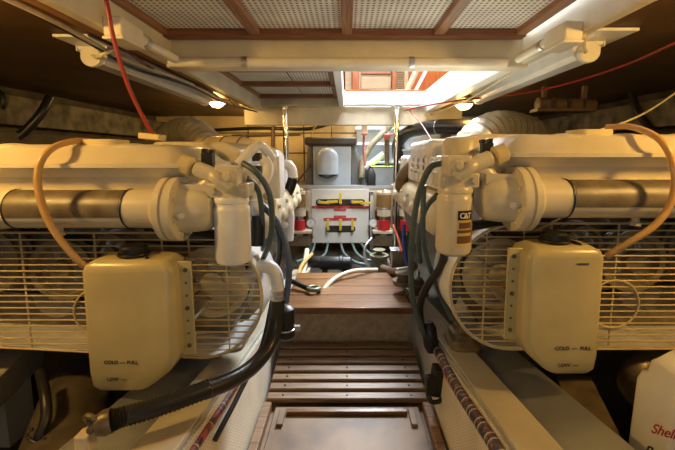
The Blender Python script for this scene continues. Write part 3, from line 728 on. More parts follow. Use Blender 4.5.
MB().tube([at(278, 298, 1.07), at(276, 325, 1.06), at(268, 348, 1.02), at(252, 367, .95), at(232, 380, .88), at(206, 390, .82)], .0215, 16, 8).build('smooth_section', 'dark', t)
MB().tube([at(210, 388, .825), at(180, 399, .78), at(150, 409, .74), at(122, 417, .71), at(110, 421, .70)], .0215, 16, 14, rf=lambda u, i: 1.06 if i % 2 else .92).build('corrugated_section', 'dark', t, sharp=80)
b = MB(); b.lathe(at(112, 420, .702), at(96, 426, .69)-at(112, 420, .702), [(.025, 0), (.026, .5), (.02, 1)], 20, rel=True); b.build('end_fitting', 'mount', t)
t = thing('wet_filter', at(285, 345, 1.1), 'black cylindrical canister under the slate blue hose', 'canister')
q = at(286, 322, 1.1)
MB().lathe((q.x, q.y, q.z+.045), (0, 0, -1), [(.012, -.01), (.026, 0), (.028, .01), (.028, .09), (.018, .10), (.012, .105)], 24).build('body', 'black', t)
b = MB(); b.torus((q.x, q.y, q.z-.02), (0, 0, 1), .029, .003); b.rbox((q.x+.035, q.y, q.z-.02), (.02, .012, .016)); b.build('clamp', 'steel', t)
# left loom along the trough
def loomrun(name, pts, r, m, lab, nt=12):
    t = thing(name, pts[0], lab, 'wiring'); P = spline(pts, 10)
    MB().tube(pts, r, 12, 10).build('wires', m, t)
    L = len(P)
    for k in range(nt):
        i = int((k+.5)*L/nt); i = min(i, L-2); MB().lathe(P[i], P[i+1]-P[i], [(r+.0008, -.002), (r+.0016, 0), (r+.0008, .002)], 12).build('cable_tie', 'tape', t)
Lp = lambda off, Y, s, dz=0: Vector((s*off, Y, ztop(Y)+dz))
loomrun('wiring_loom', [Lp(.340, .62, -1, -.03), Lp(.338, .9, -1, -.03), Lp(.335, 1.25, -1, -.03), Lp(.33, 1.6, -1, -.02)], .010, 'loomB', 'red and brown wire loom tied along the left trough lining', 10)
hose('cable_bundle', [(215, 440, .82), (240, 392, .95), (262, 345, 1.08), (272, 300, 1.2)], .007, 'black', 'thin black cable running beside the left engine rail', 'cable')
loomrun('wiring_loom', [Lp(.335, .60, 1, -.03), Lp(.333, .8, 1, -.03), Lp(.33, 1.0, 1, -.03), Lp(.33, 1.25, 1, -.01), Lp(.325, 1.45, 1, .0)], .0165, 'loomA', 'thick dark multicolour wire loom bound with white ties beside the right rail', 26)
loomrun('wiring_loom', [Lp(.325, 1.5, 1, .02), Lp(.31, 1.8, 1, .07), Lp(.29, 2.1, 1, .12), Lp(.28, 2.5, 1, .16)], .014, 'loomA', 'dark wire loom continuing along the right edge of the platform', 12)
hose('drain_pipe', [(445, 375, 1.12), (470, 415, .93), (495, 455, .8)], .006, 'pink', 'rusty red pipe running under the tied right loom', 'pipe')
# right side hoses
hose('water_hose', [(441, 163, 1.05), (430, 168, 1.02), (420, 190, 1.05), (414, 220, 1.1), (411, 260, 1.15), (413, 300, 1.2), (424, 335, 1.25)], .0095, 'greyhose', 'dark green hose with a long outward bow at the right of the platform')
hose('water_hose', [(424, 185, 1.12), (423, 215, 1.15), (425, 250, 1.2), (438, 290, 1.22), (452, 320, 1.24)], .0085, 'greyhose', 'straighter dark green hose dropping to the right rubber mount')
hose('water_hose', [(437, 195, 1.12), (425, 210, 1.2), (419, 240, 1.25), (420, 262, 1.3)], .009, 'greyhose', 'short dark green hose crossing behind the labelled filter')
hose('fuel_hose', [(446, 248, 1.1), (440, 268, 1.14), (428, 285, 1.2), (420, 305, 1.25), (422, 330, 1.27)], .013, 'dark', 'black hose angling down from under the labelled filter')
hose('exhaust_hose', [(425, 155, 1.9), (408, 170, 1.95), (401, 182, 2.0), (404, 190, 2.05), (418, 192, 2.1)], .034, 'brownhose', 'brown rubber hose bend in front of the right post')
hose('blue_wire', [(404, 225, 1.9), (404, 245, 1.85), (407, 262, 1.8), (412, 275, 1.75)], .010, 'tape_b', 'blue cable at the right of the platform', 'cable')
hose('orange_wire', [(393, 225, 2.1), (398, 238, 2.0), (402, 252, 1.9)], .008, 'tape_o', 'orange-red cable curving beside the blue one', 'cable')
hose('orange_wire', [(396, 232, 2.2), (404, 250, 2.1), (408, 262, 2.0)], .006, 'tape_o', 'thin orange-red cable just behind the thicker one', 'cable')
t = thing('switch_box', at(437, 385, 1.17), 'black plastic connector box hanging on the right trough lining', 'connector')
q = at(437, 380, 1.18); MB().rbox(q, (.04, .05, .10), (0, .12, 0)).build('housing', 'black', t, .005)
q2 = at(430, 384, 1.16); MB().rbox(q2, (.03, .03, .06)).build('plug', 'black', t, .004)
MB().tube([at(428, 394, 1.15), at(432, 402, 1.14), at(442, 399, 1.15), at(447, 385, 1.17)], .008, 10).build('lead', 'black', t)
t = thing('cable_clamp', at(430, 345, 1.27), 'black rubber cable clamp where the right hoses meet the loom', 'clamp')
MB().lathe(at(428, 322, 1.27), at(432, 352, 1.25)-at(428, 322, 1.27), [(.018, 0), (.028, .2), (.026, .8), (.018, 1)], 16, rel=True).build('sleeve', 'black', t)
MB().rbox(at(434, 343, 1.245), (.03, .02, .03)).build('bolt_block', 'dark', t, .003)

# foil ducts
def duct(pts, lab, cr):
    t = thing('foil_duct', at(*pts[-1]), lab, 'duct', 'flexible foil ducts')
    MB().tube([at(*p) for p in pts], cr, 24, 8, rf=lambda u, i: 1.05 if i % 2 else .95).build('duct', 'duct', t, sharp=22)
    q = at(*pts[-1]); d = at(*pts[-1])-at(*pts[-2]); MB().lathe(q, d, [(cr*1.07, -.02), (cr*1.07, .02)], 28).build('clamp', 'steel', t)
duct([(150, 152, 2.75), (170, 136, 2.5), (190, 131, 2.3), (206, 143, 2.15), (214, 162, 2.05)], 'ribbed foil duct arching behind the left tank', .085)
duct([(548, 146, 2.8), (525, 133, 2.6), (500, 129, 2.4), (480, 138, 2.25), (464, 158, 2.2)], 'ribbed foil duct arching behind the right tank', .115)
t = thing('air_cleaner', at(225, 150, 1.9), 'cream air cleaner housing under the left foil duct', 'air cleaner')
q = at(228, 147, 1.85)
MB().lathe((q.x-.17, q.y+.05, q.z-.07), (1, -.15, 0), [(.06, 0), (.12, .02), (.125, .05), (.125, .24), (.115, .27), (.09, .30), (.05, .31)], 28).build('housing', 'yellow_p', t)
b = MB(); 
for k in range(3): b.torus((q.x-.10+.09*k, q.y+.04-.012*k, q.z-.07), (1, -.15, 0), .126, .004)
b.build_each('band', 'paint_g', t)
t = thing('silencer', at(440, 128, 2.7), 'long black rubber exhaust silencer hose above the plastic tray', 'exhaust')
MB().tube([at(399, 158, 3.75), at(399, 143, 3.72), at(410, 132, 3.6), at(438, 127, 3.3), at(475, 127, 3.0)], .066, 18).build('hose', 'dark', t)
MB().lathe(at(438, 127, 3.3), (1, -.8, 0), [(.067, -.015), (.067, .015)], 20).build('clamp', 'steel', t)

# ceiling wiring
def wires(s):
    a = 1 if s > 0 else -1
    P = lambda x, y, z: Vector((a*x, y, z))
    return P
P = wires(-1)
for k, (pts, r, m, lab) in enumerate((
    ([P(1.02, .4, .46), P(.99, .9, .45), P(.95, 1.25, .43), P(.98, 1.6, .42), P(.93, 2.2, .422), P(.96, 2.9, .42), P(.93, 3.42, .425)], .009, 'cream_cable', 'thick cream cable sagging along the left ceiling cleat'),
    ([P(.99, 1.1, .45), P(.97, 1.4, .42), P(1.0, 1.75, .405), P(.94, 2.2, .41), P(.97, 2.8, .41), P(.95, 3.4, .42)], .007, 'dark', 'dark cable looping along the left ceiling cleat'),
    ([P(.91, 1.5, .44), P(.96, 1.9, .42), P(.92, 2.4, .425), P(.97, 3.0, .425), P(.90, 3.5, .42)], .007, 'loomB', 'dark red cable along the left ceiling cleat'),
    ([P(.86, 2.7, .40), P(.90, 3.0, .395), P(.84, 3.44, .40)], .006, 'dark', 'thin dark cable under the left girder near the rear beam'),
)):
    MB().tube(pts, r, 8).build('ceiling_cable', m, label=lab, cat='cable')
MB().tube([P(.95, 1.55, .44), P(.98, 1.5, .40), P(1.03, 1.54, .40), P(1.08, 1.59, .42)], .008, 8).build('lamp_flex', 'cream_cable', label='short cream flex entering the left fluorescent fixture', cat='cable')
MB().tube([(.82, 1.30, .41), (.87, 1.38, .395), (.93, 1.46, .40), (.955, 1.52, .42)], .008, 8).build('lamp_flex', 'cream_cable', label='short cream flex entering the right fluorescent fixture', cat='cable')
MB().tube([(.83, 1.9, .41), (.87, 2.6, .40), (.86, 3.2, .40), (.80, 3.48, .38)], .006, 8).build('ceiling_cable', 'cream_cable', label='thin tan cable along the right hatch coaming', cat='cable')

# ================================================================== REAR WORKSPACE
Yp = 3.5
def px_box(px0, px1, py0, py1, Y, th): 
    a = at(px0, py1, Y); c = at(px1, py0, Y); return MB().box(a.x, c.x, Y, Y+th, a.z, c.z)
t = thing('valve_panel', at(340, 243, Yp), 'white panel with yellow valve levers and red labels in the centre', 'panel')
pa = px_box(312, 369, 189, 243, Yp, .012)
pan = pa.build('panel', 'panelw', t, .003)
def slot(px0, px1, py, ww, name='slot'):
    a = at(px0, py, Yp-.001); c = at(px1, py, Yp-.001); r = ww
    poly = [(a.x+r*math.cos(PI/2+PI*k/8), a.z+r*math.sin(PI/2+PI*k/8)) for k in range(9)]+[(c.x+r*math.cos(-PI/2+PI*k/8), a.z+r*math.sin(-PI/2+PI*k/8)) for k in range(9)]
    MB().prism(poly, 'Y', Yp-.0015, Yp+.001).build(name, 'bilge', pan)
slot(319, 362, 202.5, .033); slot(329, 352, 229, .034)
def label(px0, px1, py0, py1):
    px_box(px0, px1, py0, py1, Yp-.004, .003).build('red_label', 'label_r', pan)
    n = max(2, int((px1-px0)/9))
    b = MB()
    for k in range(n):
        c = px0+(px1-px0)*(k+.5)/n; q = at(c, (py0+py1)/2, Yp-.0045); b.box(q.x-.021, q.x+.021, Yp-.0048, Yp-.004, q.z-.004, q.z+.004)
    b.build_each('label_print', 'pink', pan)
label(312, 369, 206, 208.4); label(334, 346, 209, 211); label(334, 346, 215.5, 217.5); label(323.5, 356.5, 218, 220.4)
def lever(px, py, dpx, dpy):
    q = at(px, py, Yp-.03); e = at(px+dpx, py+dpy, Yp-.04)
    v = thing('x', q, '', '') if False else None
    b = MB().cyl((q.x, Yp-.0, q.z), (q.x, Yp-.035, q.z), .016, seg=16); vo = b.build('valve', 'steel', t)
    d = e-q; d.y = 0
    b = MB(); u = d.normalized(); n_ = Vector((-u.z, 0, u.x))*.0135
    pts = [q+n_, q-n_, e-n_*.8, e+n_*.8]
    b.loft([[Vector((p_.x, Yp-.047, p_.z)) for p_ in pts], [Vector((p_.x, Yp-.038, p_.z)) for p_ in pts]]); b.build('lever', 'valve_y', vo, .002)
for a in ((319, 202, 10, 1), (328, 202, 10, -.5), (340.5, 203, 0, -10), (352, 202, 11, 0), (361, 203, 11, 0), (328, 229.5, 0, -10), (340.5, 229.5, 0, -10), (352.5, 229.5, 0, -10)): lever(*a)
# shelf rail behind
t = thing('perforated_rail', at(342, 189, 3.56), 'grey perforated metal shelf edge above the valve panel', 'shelf')
px_box(286, 396, 186, 189, 3.56, .02).build('edge_strip', 'shelf', t)
a = at(275, 187, 3.58); c = at(408, 187, 3.58); MB().box(a.x, c.x, 3.58, 4.55, a.z-.03, a.z-.005).build('shelf_board', 'greyfab', t)
px_box(286, 396, 189.3, 192, 3.57, .03).build('shelf_lip', 'panelw', t)
b = MB(); 
for px in (286, 396): q = at(px, 190, 3.9); b.box(q.x-.02, q.x+.02, 4.40, 4.45, -.965, q.z-.02)
for px in (310, 372): q = at(px, 190, 3.62); b.box(q.x-.018, q.x+.018, 3.60, 3.63, -.965, q.z-.02)
b.build_each('upright', 'panelw', t)

def fuel_filter(pxc, wpx, Y, lab):
    t = thing('fuel_filter', at(pxc, 232, Y), lab, 'filter', 'fuel filters flanking the valve panel')
    h = wpx/2
    px_box(pxc-h-2, pxc+h+3, 190, 211, Y+.06, .012).build('backing_plate', 'tanfil', t, .003)
    r = at(pxc+h, 200, Y).x-at(pxc, 200, Y).x
    q = lambda py: at(pxc, py, Y).z
    x = at(pxc, 200, Y).x
    def c(y0, y1, k, m, nm, f=1): return MB().lathe((x, Y, q(y1)), (0, 0, 1), [(r*k*.9, 0), (r*k, .006), (r*k*f, q(y0)-q(y1)-.004), (r*k*f*.92, q(y0)-q(y1))], 24).build(nm, m, t)
    c(194, 208, 1, 'bowl', 'canister'); c(191.5, 194.5, .95, 'tanfil', 'lid'); c(207, 216, .95, 'tanfil', 'head'); c(215, 220, .55, 'steel', 'neck'); c(219.5, 231, .85, 'redp', 'sight_bowl', .95); c(231, 235, .5, 'tanfil', 'drain')
    b = MB(); b.torus((x, Y, q(207.5)), (0, 0, 1), r*.99, .004); b.build('clamp_ring', 'steel', t)
    b = MB(); b.tube([(x-r*.3, Y-r*.9, q(191)), (x, Y, q(189.5)), (x+r*.3, Y-r*.3, q(191))], .006, 6); b.build('t_handle', 'steel', t)
fuel_filter(299, 14, 3.4, 'tan and red fuel filter left of the white valve panel')
fuel_filter(384, 15, 3.4, 'tan and red fuel filter right of the white valve panel')
fuel_filter(279, 11, 3.46, 'second fuel filter on the far left, partly behind the left post')
fuel_filter(405, 12, 3.46, 'second fuel filter on the far right, behind the brown hose bend')
for px, lab in ((311, 'round pressure gauge on the left edge of the valve panel'), (373, 'round pressure gauge on the right edge of the valve panel')):
    q = at(px, 222.5, 3.46); t = thing('pressure_gauge', q, lab, 'gauge', 'pressure gauges')
    MB().cyl(q, q+Vector((0, -.03, 0)), .045, seg=28).build('case', 'steel', t)
    MB().cyl(q+Vector((0, -.030, 0)), q+Vector((0, -.032, 0)), .037, seg=28).build('dial', 'gaugew', t)
    MB().rbox(q+Vector((0, -.033, .006)), (.003, .001, .024), (0, .4, 0)).build('needle', 'redp' if px > 340 else 'black', t)
    MB().tube([q+Vector((0, 0, -.03)), q+Vector((0, 0, -.08)), q+Vector((.01, 0, -.16))], .014, 10).build('stem', 'brownhose', t)
# frames beside the panel
for px0, px1, lab in ((289, 311, 'beige bracket frame holding the left fuel filters'), (373, 393, 'beige bracket frame holding the right fuel filters')):
    t = thing('filter_bracket', at((px0+px1)/2, 234, 3.48), lab, 'bracket')
    px_box(px0, px1, 231, 234, 3.34, .18).build('shelf', 'tanfil', t, .003)
    px_box(px0, px0+2.5, 192, 234, 3.50, .02).build('upright', 'tanfil', t, .002); px_box(px1-2.5, px1, 192, 234, 3.50, .02).build('upright', 'tanfil', t, .002)
    px_box(px0, px1, 236, 246, 3.53, .02).build('apron', 'tanfil', t, .002)

# grey hooded box
Yh = 3.95
t = thing('hooded_box', at(345, 188, Yh), 'grey vinyl hooded box with a moulded white front behind the valve panel', 'box')
b = MB(); 
def ringp(l, r, tp, bt, Y): return [at(l, bt, Y), at(r, bt, Y), at(r-1, tp+6, Y), at(r-4, tp, Y), at(l+4, tp, Y), at(l+1, tp+6, Y)]
def hood(px0t, px1t, px0b, px1b, Y0, Y1):
    b = MB(); z0 = at(0, 188, Yh).z-.05; zt_ = at(0, 138, Yh).z
    x = lambda px: at(px, 160, Yh).x
    rg = []
    for k in range(7):
        u = k/6; z = z0+(zt_-z0)*u; l = x(px0b+(px0t-px0b)*u); r_ = x(px1b+(px1t-px1b)*u)
        rg.append(MB().rrect((l+r_)/2, (Y0+Y1)/2, (r_-l)/2, (Y1-Y0)/2, .035, z, 4))
    return b.loft(rg)
hood(308, 354, 304, 369, Yh+.01, Yh+.5).build('hood', 'greyfab', t, sharp=50)
px_box(304.5, 357, 137, 145, Yh-.04, .56).build('lid_pad', 'darkfab', t, .02, segs=3)
fr = px_box(312, 352, 145, 188, Yh-.02, .035).build('front_frame', 'darkfab', t, .006)
px_box(313.5, 351, 146.5, 188, Yh-.03, .015).build('front_panel', 'greyplastic', t, .004)
xl, xr = at(316.5, 160, Yh-.03).x, at(338.5, 160, Yh-.03).x; zb_, zt2 = at(0, 174, Yh).z, at(0, 147.5, Yh).z
rc_ = (xr-xl)/2; xm_ = (xl+xr)/2
def arch(k, Y): return [(xm_+rc_*k*math.cos(PI*i/16), Y, zt2-rc_*1.0+rc_*k*math.sin(PI*i/16)) for i in range(17)]+[(xm_-rc_*k*.98, Y, zb_), (xm_+rc_*k*.98, Y, zb_)]
MB().loft([arch(1, Yh-.028), arch(.97, Yh-.06), arch(.88, Yh-.085), arch(.70, Yh-.098), arch(.3, Yh-.104)]).build('moulded_dome', 'greyplastic', t, sharp=50)
q = at(329, 173.5, Yh-.06); MB().tube([at(319, 175, Yh-.05), at(328, 177.5, Yh-.07), at(337, 174, Yh-.05)], .012, 8).build('lower_lip', 'darkfab', t)
MB().tube([at(296, 184, 3.8), at(302, 176, 3.85), at(311, 165, 3.93)], .008, 6).build('strap', 'black', t)

# right rear: white locker lit by daylight, shelves, bins
struct('wall_locker', MB().box(.12, 1.9, 4.52, 4.58, -.4, .47), 'blueg')
struct('trim_locker_1', MB().box(.10, .9, 4.30, 4.52, .30, .33), 'white', .003)
struct('trim_locker_2', MB().box(.10, .9, 4.30, 4.52, .12, .145), 'white', .003)
struct('trim_locker_3', MB().box(.10, 1.2, 4.20, 4.52, -.10, -.075), 'white', .003)
struct('trim_locker_4', MB().box(.46, .50, 4.30, 4.34, -.4, .46), 'white', .003)
a = at(365, 125, 3.8)
t = thing('hanging_hook', a, 'beige tag hanging on a red cord left of the red-capped tube', 'tag')
q = at(364.5, 130, 3.7); MB().rbox(q, (.064, .03, .105)).build('block', 'tanfil', t, .006)
MB().rbox(at(364.5, 134, 3.69), (.061, .032, .016)).build('red_edge', 'pink', t, .003)
MB().tube([at(364.5, 124, 3.7), at(364.5, 108, 3.56)], .004, 6).build('hanger', 'steel', t)
MB().tube([at(364, 135, 3.7), at(363.5, 150, 3.72), at(365, 166, 3.75)], .011, 8).build('cord', 'pink', t)
t = thing('capped_tube', at(387, 165, 3.8), 'amber tube with a faded red cap standing left of the right post', 'tube')
q = at(387, 165, 3.8)
MB().cyl(at(387, 187, 3.8), at(387, 139, 3.8), .026, seg=16).build('tube', 'brownhose', t)
MB().lathe(at(387, 139, 3.8), (0, 0, 1), [(.030, -.01), (.034, 0), (.034, .045), (.026, .055)], 20).build('cap', 'pink', t)
MB().cyl(at(387, 134, 3.8), at(387, 121, 3.8), .007, seg=8).build('rod', 'steel', t)
MB().tube([at(388, 135, 3.8), at(394, 134, 3.8)], .012, 8).build('side_port', 'pink', t)
hose('rear_hose', [(398, 118, 4.1), (382, 134, 4.05), (370, 147, 4.0), (363, 162, 3.95), (362, 178, 3.9)], .035, 'paint_g', 'dull olive-cream hose curving behind the red-capped tube')
hose('rear_hose', [(366, 168, 3.85), (376, 160, 3.82), (384, 154, 3.82)], .034, 'paint_w', 'white hose stub bending up beside the grey hooded box')
t = thing('storage_bin', at(388, 187, 3.75), 'translucent storage bin with lime lid edge left of the right post', 'bin')
q = at(389, 186.5, 3.7); c = at(405, 167, 3.7)
MB().loft([MB().rrect(q.x, 3.84, .15, .10, .02, q.z, 4), MB().rrect(q.x, 3.84, .175, .12, .02, c.z, 4)]).build('tub', 'greyplastic', t, .003)
MB().loft([MB().rrect(q.x, 3.84, .185, .13, .02, c.z, 4), MB().rrect(q.x, 3.84, .185, .13, .02, c.z+.006, 4)]).build('rim', 'greenlid', t, .003)
sb_ = at(400, 164, 3.65)
t = thing('upper_shelf', (.55, 3.65, sb_.z-.01), 'narrow white shelf board behind the right post', 'shelf')
a = at(396, 163.5, 3.62); c = at(432, 160, 3.62); MB().box(a.x, c.x, 3.62, 4.1, a.z, a.z+.02).build('board', 'panelw', t, .003)
MB().box(c.x-.04, c.x, 3.65, 4.05, -.6, a.z).build('side_support', 'panelw', t, .003)
t = thing('food_container', at(412, 161, 3.3), 'clear white plastic container on the narrow shelf right of the post', 'container')
q = at(411, 162, 3.75); zt_ = at(411, 150, 3.4).z; zb = a.z+.022
MB().loft([MB().rrect(q.x, 3.80, .12, .10, .025, zb, 4), MB().rrect(q.x, 3.80, .13, .11, .025, zb+.105, 4)]).build('tub', 'greyplastic', t)
MB().loft([MB().rrect(q.x, 3.80, .137, .117, .025, zb+.105, 4), MB().rrect(q.x, 3.80, .137, .117, .025, zb+.12, 4)]).build('lid', 'white', t)
t = thing('metal_cabinet', at(423, 150, 3.9), 'grey metal electrical cabinet under the black exhaust hose', 'cabinet')
a = at(407, 152, 3.9); c = at(441, 130, 3.9); MB().box(a.x, c.x, 3.9, 4.15, a.z-.1, c.z).build('body', 'plate', t, .006)
MB().box(c.x, c.x+.10, 3.85, 4.15, a.z-.1, c.z).build('end_panel', 'mount', t, .004)
t = thing('black_bottle', at(371, 186, 3.75), 'black plastic jug between the hooded box and the storage bin', 'jug')
q = at(371, 186.5, 3.75); MB().loft([MB().rrect(q.x, 3.75, .045, .05, .015, q.z, 4), MB().rrect(q.x, 3.75, .045, .05, .015, q.z+.13, 4), MB().rrect(q.x, 3.75, .02, .025, .01, q.z+.19, 4)]).build('body', 'black', t)
MB().cyl((q.x, 3.75, q.z+.185), (q.x, 3.75, q.z+.21), .018, seg=12).build('cap', 'dark', t)

# left rear: pipes in front of plywood
hose('rear_pipe', [(215, 130, 4.57), (260, 128, 4.57), (300, 129, 4.57), (318, 127, 4.57), (345, 118, 4.57)], .02, 'dark', 'dark pipe along the plywood behind the left post', 'pipe')
hose('rear_pipe', [(232, 136, 4.57), (262, 135, 4.57), (300, 134, 4.57)], .016, 'brownhose', 'brown pipe just under the dark one along the plywood', 'pipe')
hose('rear_pipe', [(273, 118, 4.56), (273, 160, 4.56), (274, 205, 4.56)], .022, 'brownhose', 'upright brown pipe left of the left post', 'pipe')
hose('yellow_cord', [(311, 138, 3.95), (313, 130, 3.8), (316, 124, 3.62), (300, 124, 3.62), (280, 122, 3.62)], .006, 'valve_y', 'thin yellow cord tied above the hooded box', 'cord')
# water pipe left (white) near rear
t = thing('coolant_pipe', at(290, 180, 1.9), 'white angled pipe with a black rubber end left of the post', 'pipe')
MB().tube([at(272, 164, 1.9), at(283, 164, 1.9), at(291, 168, 1.9), at(293, 178, 1.9)], .026, 14).build('pipe', 'paint_w', t)
MB().tube([at(293, 178, 1.9), at(290, 188, 1.9), at(286, 196, 1.9)], .027, 14).build('rubber_end', 'black', t)
t = thing('header_tank', at(272, 195, 1.5), 'white header tank with curved top pipes behind the left filter', 'tank')
q = at(273, 178, 1.5)
MB().loft([MB().rrect(q.x, 1.5, .035, .06, .02, q.z-.08, 5), MB().rrect(q.x, 1.5, .04, .07, .02, q.z-.05, 5), MB().rrect(q.x, 1.5, .04, .07, .02, q.z+.09, 5), MB().rrect(q.x, 1.5, .025, .04, .015, q.z+.115, 5)]).build('tank', 'paint_w', t)
MB().tube([at(238, 165, 1.2), at(247, 155, 1.22), at(257, 146, 1.25), at(264, 148, 1.28), at(272, 158, 1.35)], .0165, 16).build('crossover_pipe', 'paint_w', t)
MB().tube([at(264, 158, 1.22), at(268, 166, 1.22), at(267, 176, 1.2), at(258, 193, 1.15), at(254, 204, 1.12)], .017, 16).build('lower_pipe', 'paint_w', t)
b = MB(); b.rbox(at(257, 157, 1.3), (.03, .03, .03)); b.rbox(at(258, 170, 1.3), (.025, .03, .03)); b.build_each('connector', 'black', t, .003)
t = thing('white_pipe', at(290, 208, 2.0), 'stack of white cooling pipes just left of the left fuel filter', 'pipe')
for py in (203, 214, 226): MB().tube([at(268, py-6, 1.7), at(280, py-2, 1.9), at(290, py, 2.0)], .022, 12).build('branch', 'paint_w', t)
MB().tube([at(284, 198, 1.95), at(288, 215, 1.98), at(287, 240, 1.98)], .035, 14).build('manifold', 'paint_w', t)

# hoses under the panel and the bilge pump
for k, (pts, lab) in enumerate((
    ([(315, 243, 3.5), (312, 252, 3.1), (304, 259, 2.8), (296, 262, 2.65)], 'leftmost green-blue fuel hose under the valve panel'),
    ([(328, 243, 3.5), (325, 254, 3.1), (314, 261, 2.8), (306, 265, 2.65)], 'second green-blue fuel hose from the left under the valve panel'),
    ([(341, 243, 3.5), (344, 253, 3.1), (355, 262, 2.65), (368, 265, 2.6)], 'green-blue fuel hose under the middle of the valve panel'),
    ([(352, 243, 3.5), (356, 252, 3.1), (364, 259, 2.65), (372, 261, 2.6)], 'green-blue fuel hose right of the middle under the valve panel'),
    ([(361, 243, 3.5), (365, 249, 3.1), (372, 255, 2.65), (378, 256, 2.6)], 'rightmost green-blue fuel hose under the valve panel'))):
    hose('fuel_hose', pts, .011, mat('teal_hose_%d' % k, (.16, .30, .30), .4) if k == 0 else 'teal', lab) if False else hose('fuel_hose', pts, .011, M.setdefault('teal', mat('teal_hose', (.10, .16, .155), .4)), lab)
t = thing('bilge_pump', at(335, 268, 2.6), 'black cylindrical electric pump lying under the valve panel', 'pump')
a = at(318, 263, 2.6); c = at(352, 263, 2.6)
MB().lathe(a, c-a, [(.02, 0), (.045, .05), (.05, .1), (.05, .62), (.056, .64), (.056, .72), (.05, .74), (.05, .95), (.03, 1)], 24, rel=True).build('motor', 'black', t)
MB().lathe(at(308, 262, 2.6), c-a, [(.03, 0), (.045, .03), (.045, .09), (.02, .11)], 18).build('pump_head', 'dark', t)
for px in (325, 345): q = at(px, 270, 2.6); MB().box(q.x-.02, q.x+.02, 2.56, 2.64, -.966, q.z+.01).build('foot', 'dark', t, .003)
t = thing('sea_strainer', at(379, 268, 2.3), 'olive green sea strainer at the right end of the pump', 'strainer')
q = at(379, 262, 2.3); MB().lathe((q.x, 2.3, q.z-.10), (0, 0, 1), [(.04, 0), (.055, .01), (.055, .13), (.062, .135), (.062, .15), (.03, .155)], 24).build('body', 'olive', t)
MB().lathe((q.x, 2.3, q.z+.055), (0, 0, 1), [(.02, 0), (.02, .02), (.045, .022), (.045, .03)], 6).build('cap', 'olive', t)
MB().tube([at(372, 238, 2.4), at(365, 248, 2.35), at(366, 262, 2.3), at(372, 270, 2.28)], .010, 8).build('loop_hose', 'steel', t)
hose('wash_hose', [(377, 270, 2.1), (355, 271, 2.0), (338, 277, 1.93), (328, 285, 1.85), (320, 296, 1.78)], .013, 'cream_cable', 'cream hose lying across the wooden platform')
t = thing('hose_fitting', at(312, 298, 1.80), 'dark grey ring fitting lying on the left edge of the platform', 'fitting')
q = at(314, 297, 1.76); q.z = -.672
MB().torus(q, (0, .1, 1), .030, .011).build('ring', 'olive', t)
MB().tube([q+Vector((-.03, 0, 0)), q+Vector((-.08, .03, .01)), q+Vector((-.12, .06, .015))], .014, 10).build('tail', 'dark', t)
hose('fuel_hose', [(307, 250, 2.6), (304, 268, 2.4), (298, 285, 2.2), (293, 300, 2.05)], .018, 'cream_cable', 'cream hose standing at the left rear edge of the platform')
hose('fuel_hose', [(312, 254, 2.6), (302, 265, 2.3), (297, 280, 2.0)], .012, 'tan', 'amber hose crossing behind the cream one at the left of the platform')
hose('fuel_hose', [(383, 268, 2.2), (395, 272, 2.0), (408, 270, 1.85), (414, 266, 1.75)], .022, 'brownhose', 'dark olive hose running right from the sea strainer')
t = thing('grey_box', at(398, 268, 2.1), 'small grey junction box right of the sea strainer', 'box')
MB().rbox(at(398, 258, 2.15), (.09, .08, .10)).build('body', 'steel', t, .006); MB().rbox(at(398, 249.5, 2.12), (.095, .085, .01)).build('lid', 'plate', t, .002)
t = thing('seacock', at(405, 283, 1.75), 'bronze round through-hull fitting beside the right rail', 'valve')
q = at(404, 278, 1.75); MB().lathe((q.x, 1.75, q.z-.03), (0, 0, 1), [(.055, 0), (.055, .02), (.035, .022), (.035, .05), (.045, .052), (.045, .06)], 24).build('body', 'mount', t)
MB().rbox((q.x, 1.75, q.z+.05), (.09, .015, .012), (0, 0, .4)).build('handle', 'gaugew', t, .002)

# ================================================================== SIDE BILGES
t = thing('grey_tank', (-.95, 1.0, -.96), 'dull grey cylindrical tank in the shadows under the left engine', 'tank')
MB().tube([(-.62, .60, -.83), (-.78, .9, -.83), (-.95, 1.20, -.83)], .11, 24, raw=True).build('shell', 'hull', t)
MB().box(-.86, -.74, .86, .92, -.966, -.85).build('cradle', 'block', t)
t = thing('timber_bearer', (-1.05, .95, -.96), 'pale timber bearer at the lower left corner of the view', 'beam')
MB().rbox((-1.12, .98, -.74), (.09, .62, .10), (0, 0, .25)).build('beam', 'rail', t, .006)
MB().rbox((-1.16, 1.14, -.88), (.08, .1, .2)).build('leg', 'rail', t)
MB().box(-1.42, -1.22, 1.20, 1.34, -.966, -.62).build('wooden_box', 'plank', label='red-brown wooden block at the left edge under the grille', cat='block', bevel=.006)
hose('bilge_hose', [(40, 372, 1.0), (45, 395, .92), (46, 418, .88), (38, 440, .85)], .013, 'black', 'black hose dropping at the lower left beside the pale bearer')
t = thing('hose_clip', at(33, 440, .84), 'chrome curved clip beside the black hose at lower left', 'clip')
MB().torus(at(36, 436, .84), (0, 1, .2), .022, .004, 20, 8, .4, 4.6).build('ring', 'chrome', t)
t = thing('brass_valve', at(88, 436, .68), 'small brass valve with a ring handle at the end of the corrugated hose', 'valve')
MB().rbox(at(86, 440, .69), (.030, .03, .036)).build('body', 'tanfil', t, .004)
MB().torus(at(92, 421, .69), (.3, 1, .3), .015, .006, 20, 8).build('ring_handle', 'mount', t)
MB().cyl(at(90, 431, .69), at(96, 424, .69), .008, seg=10).build('stem', 'mount', t)
MB().tube([(.86, .80, -.86), (1.0, 1.05, -.86), (1.15, 1.28, -.86)], .06, 20, raw=True).build('bilge_pipe', 'hullrail', label='thick dull pipe running back under the right engine', cat='pipe')
t = thing('greenish_box', (.72, .95, -.96), 'dark green-grey metal box in the bilge below the right coolant bottle', 'box')
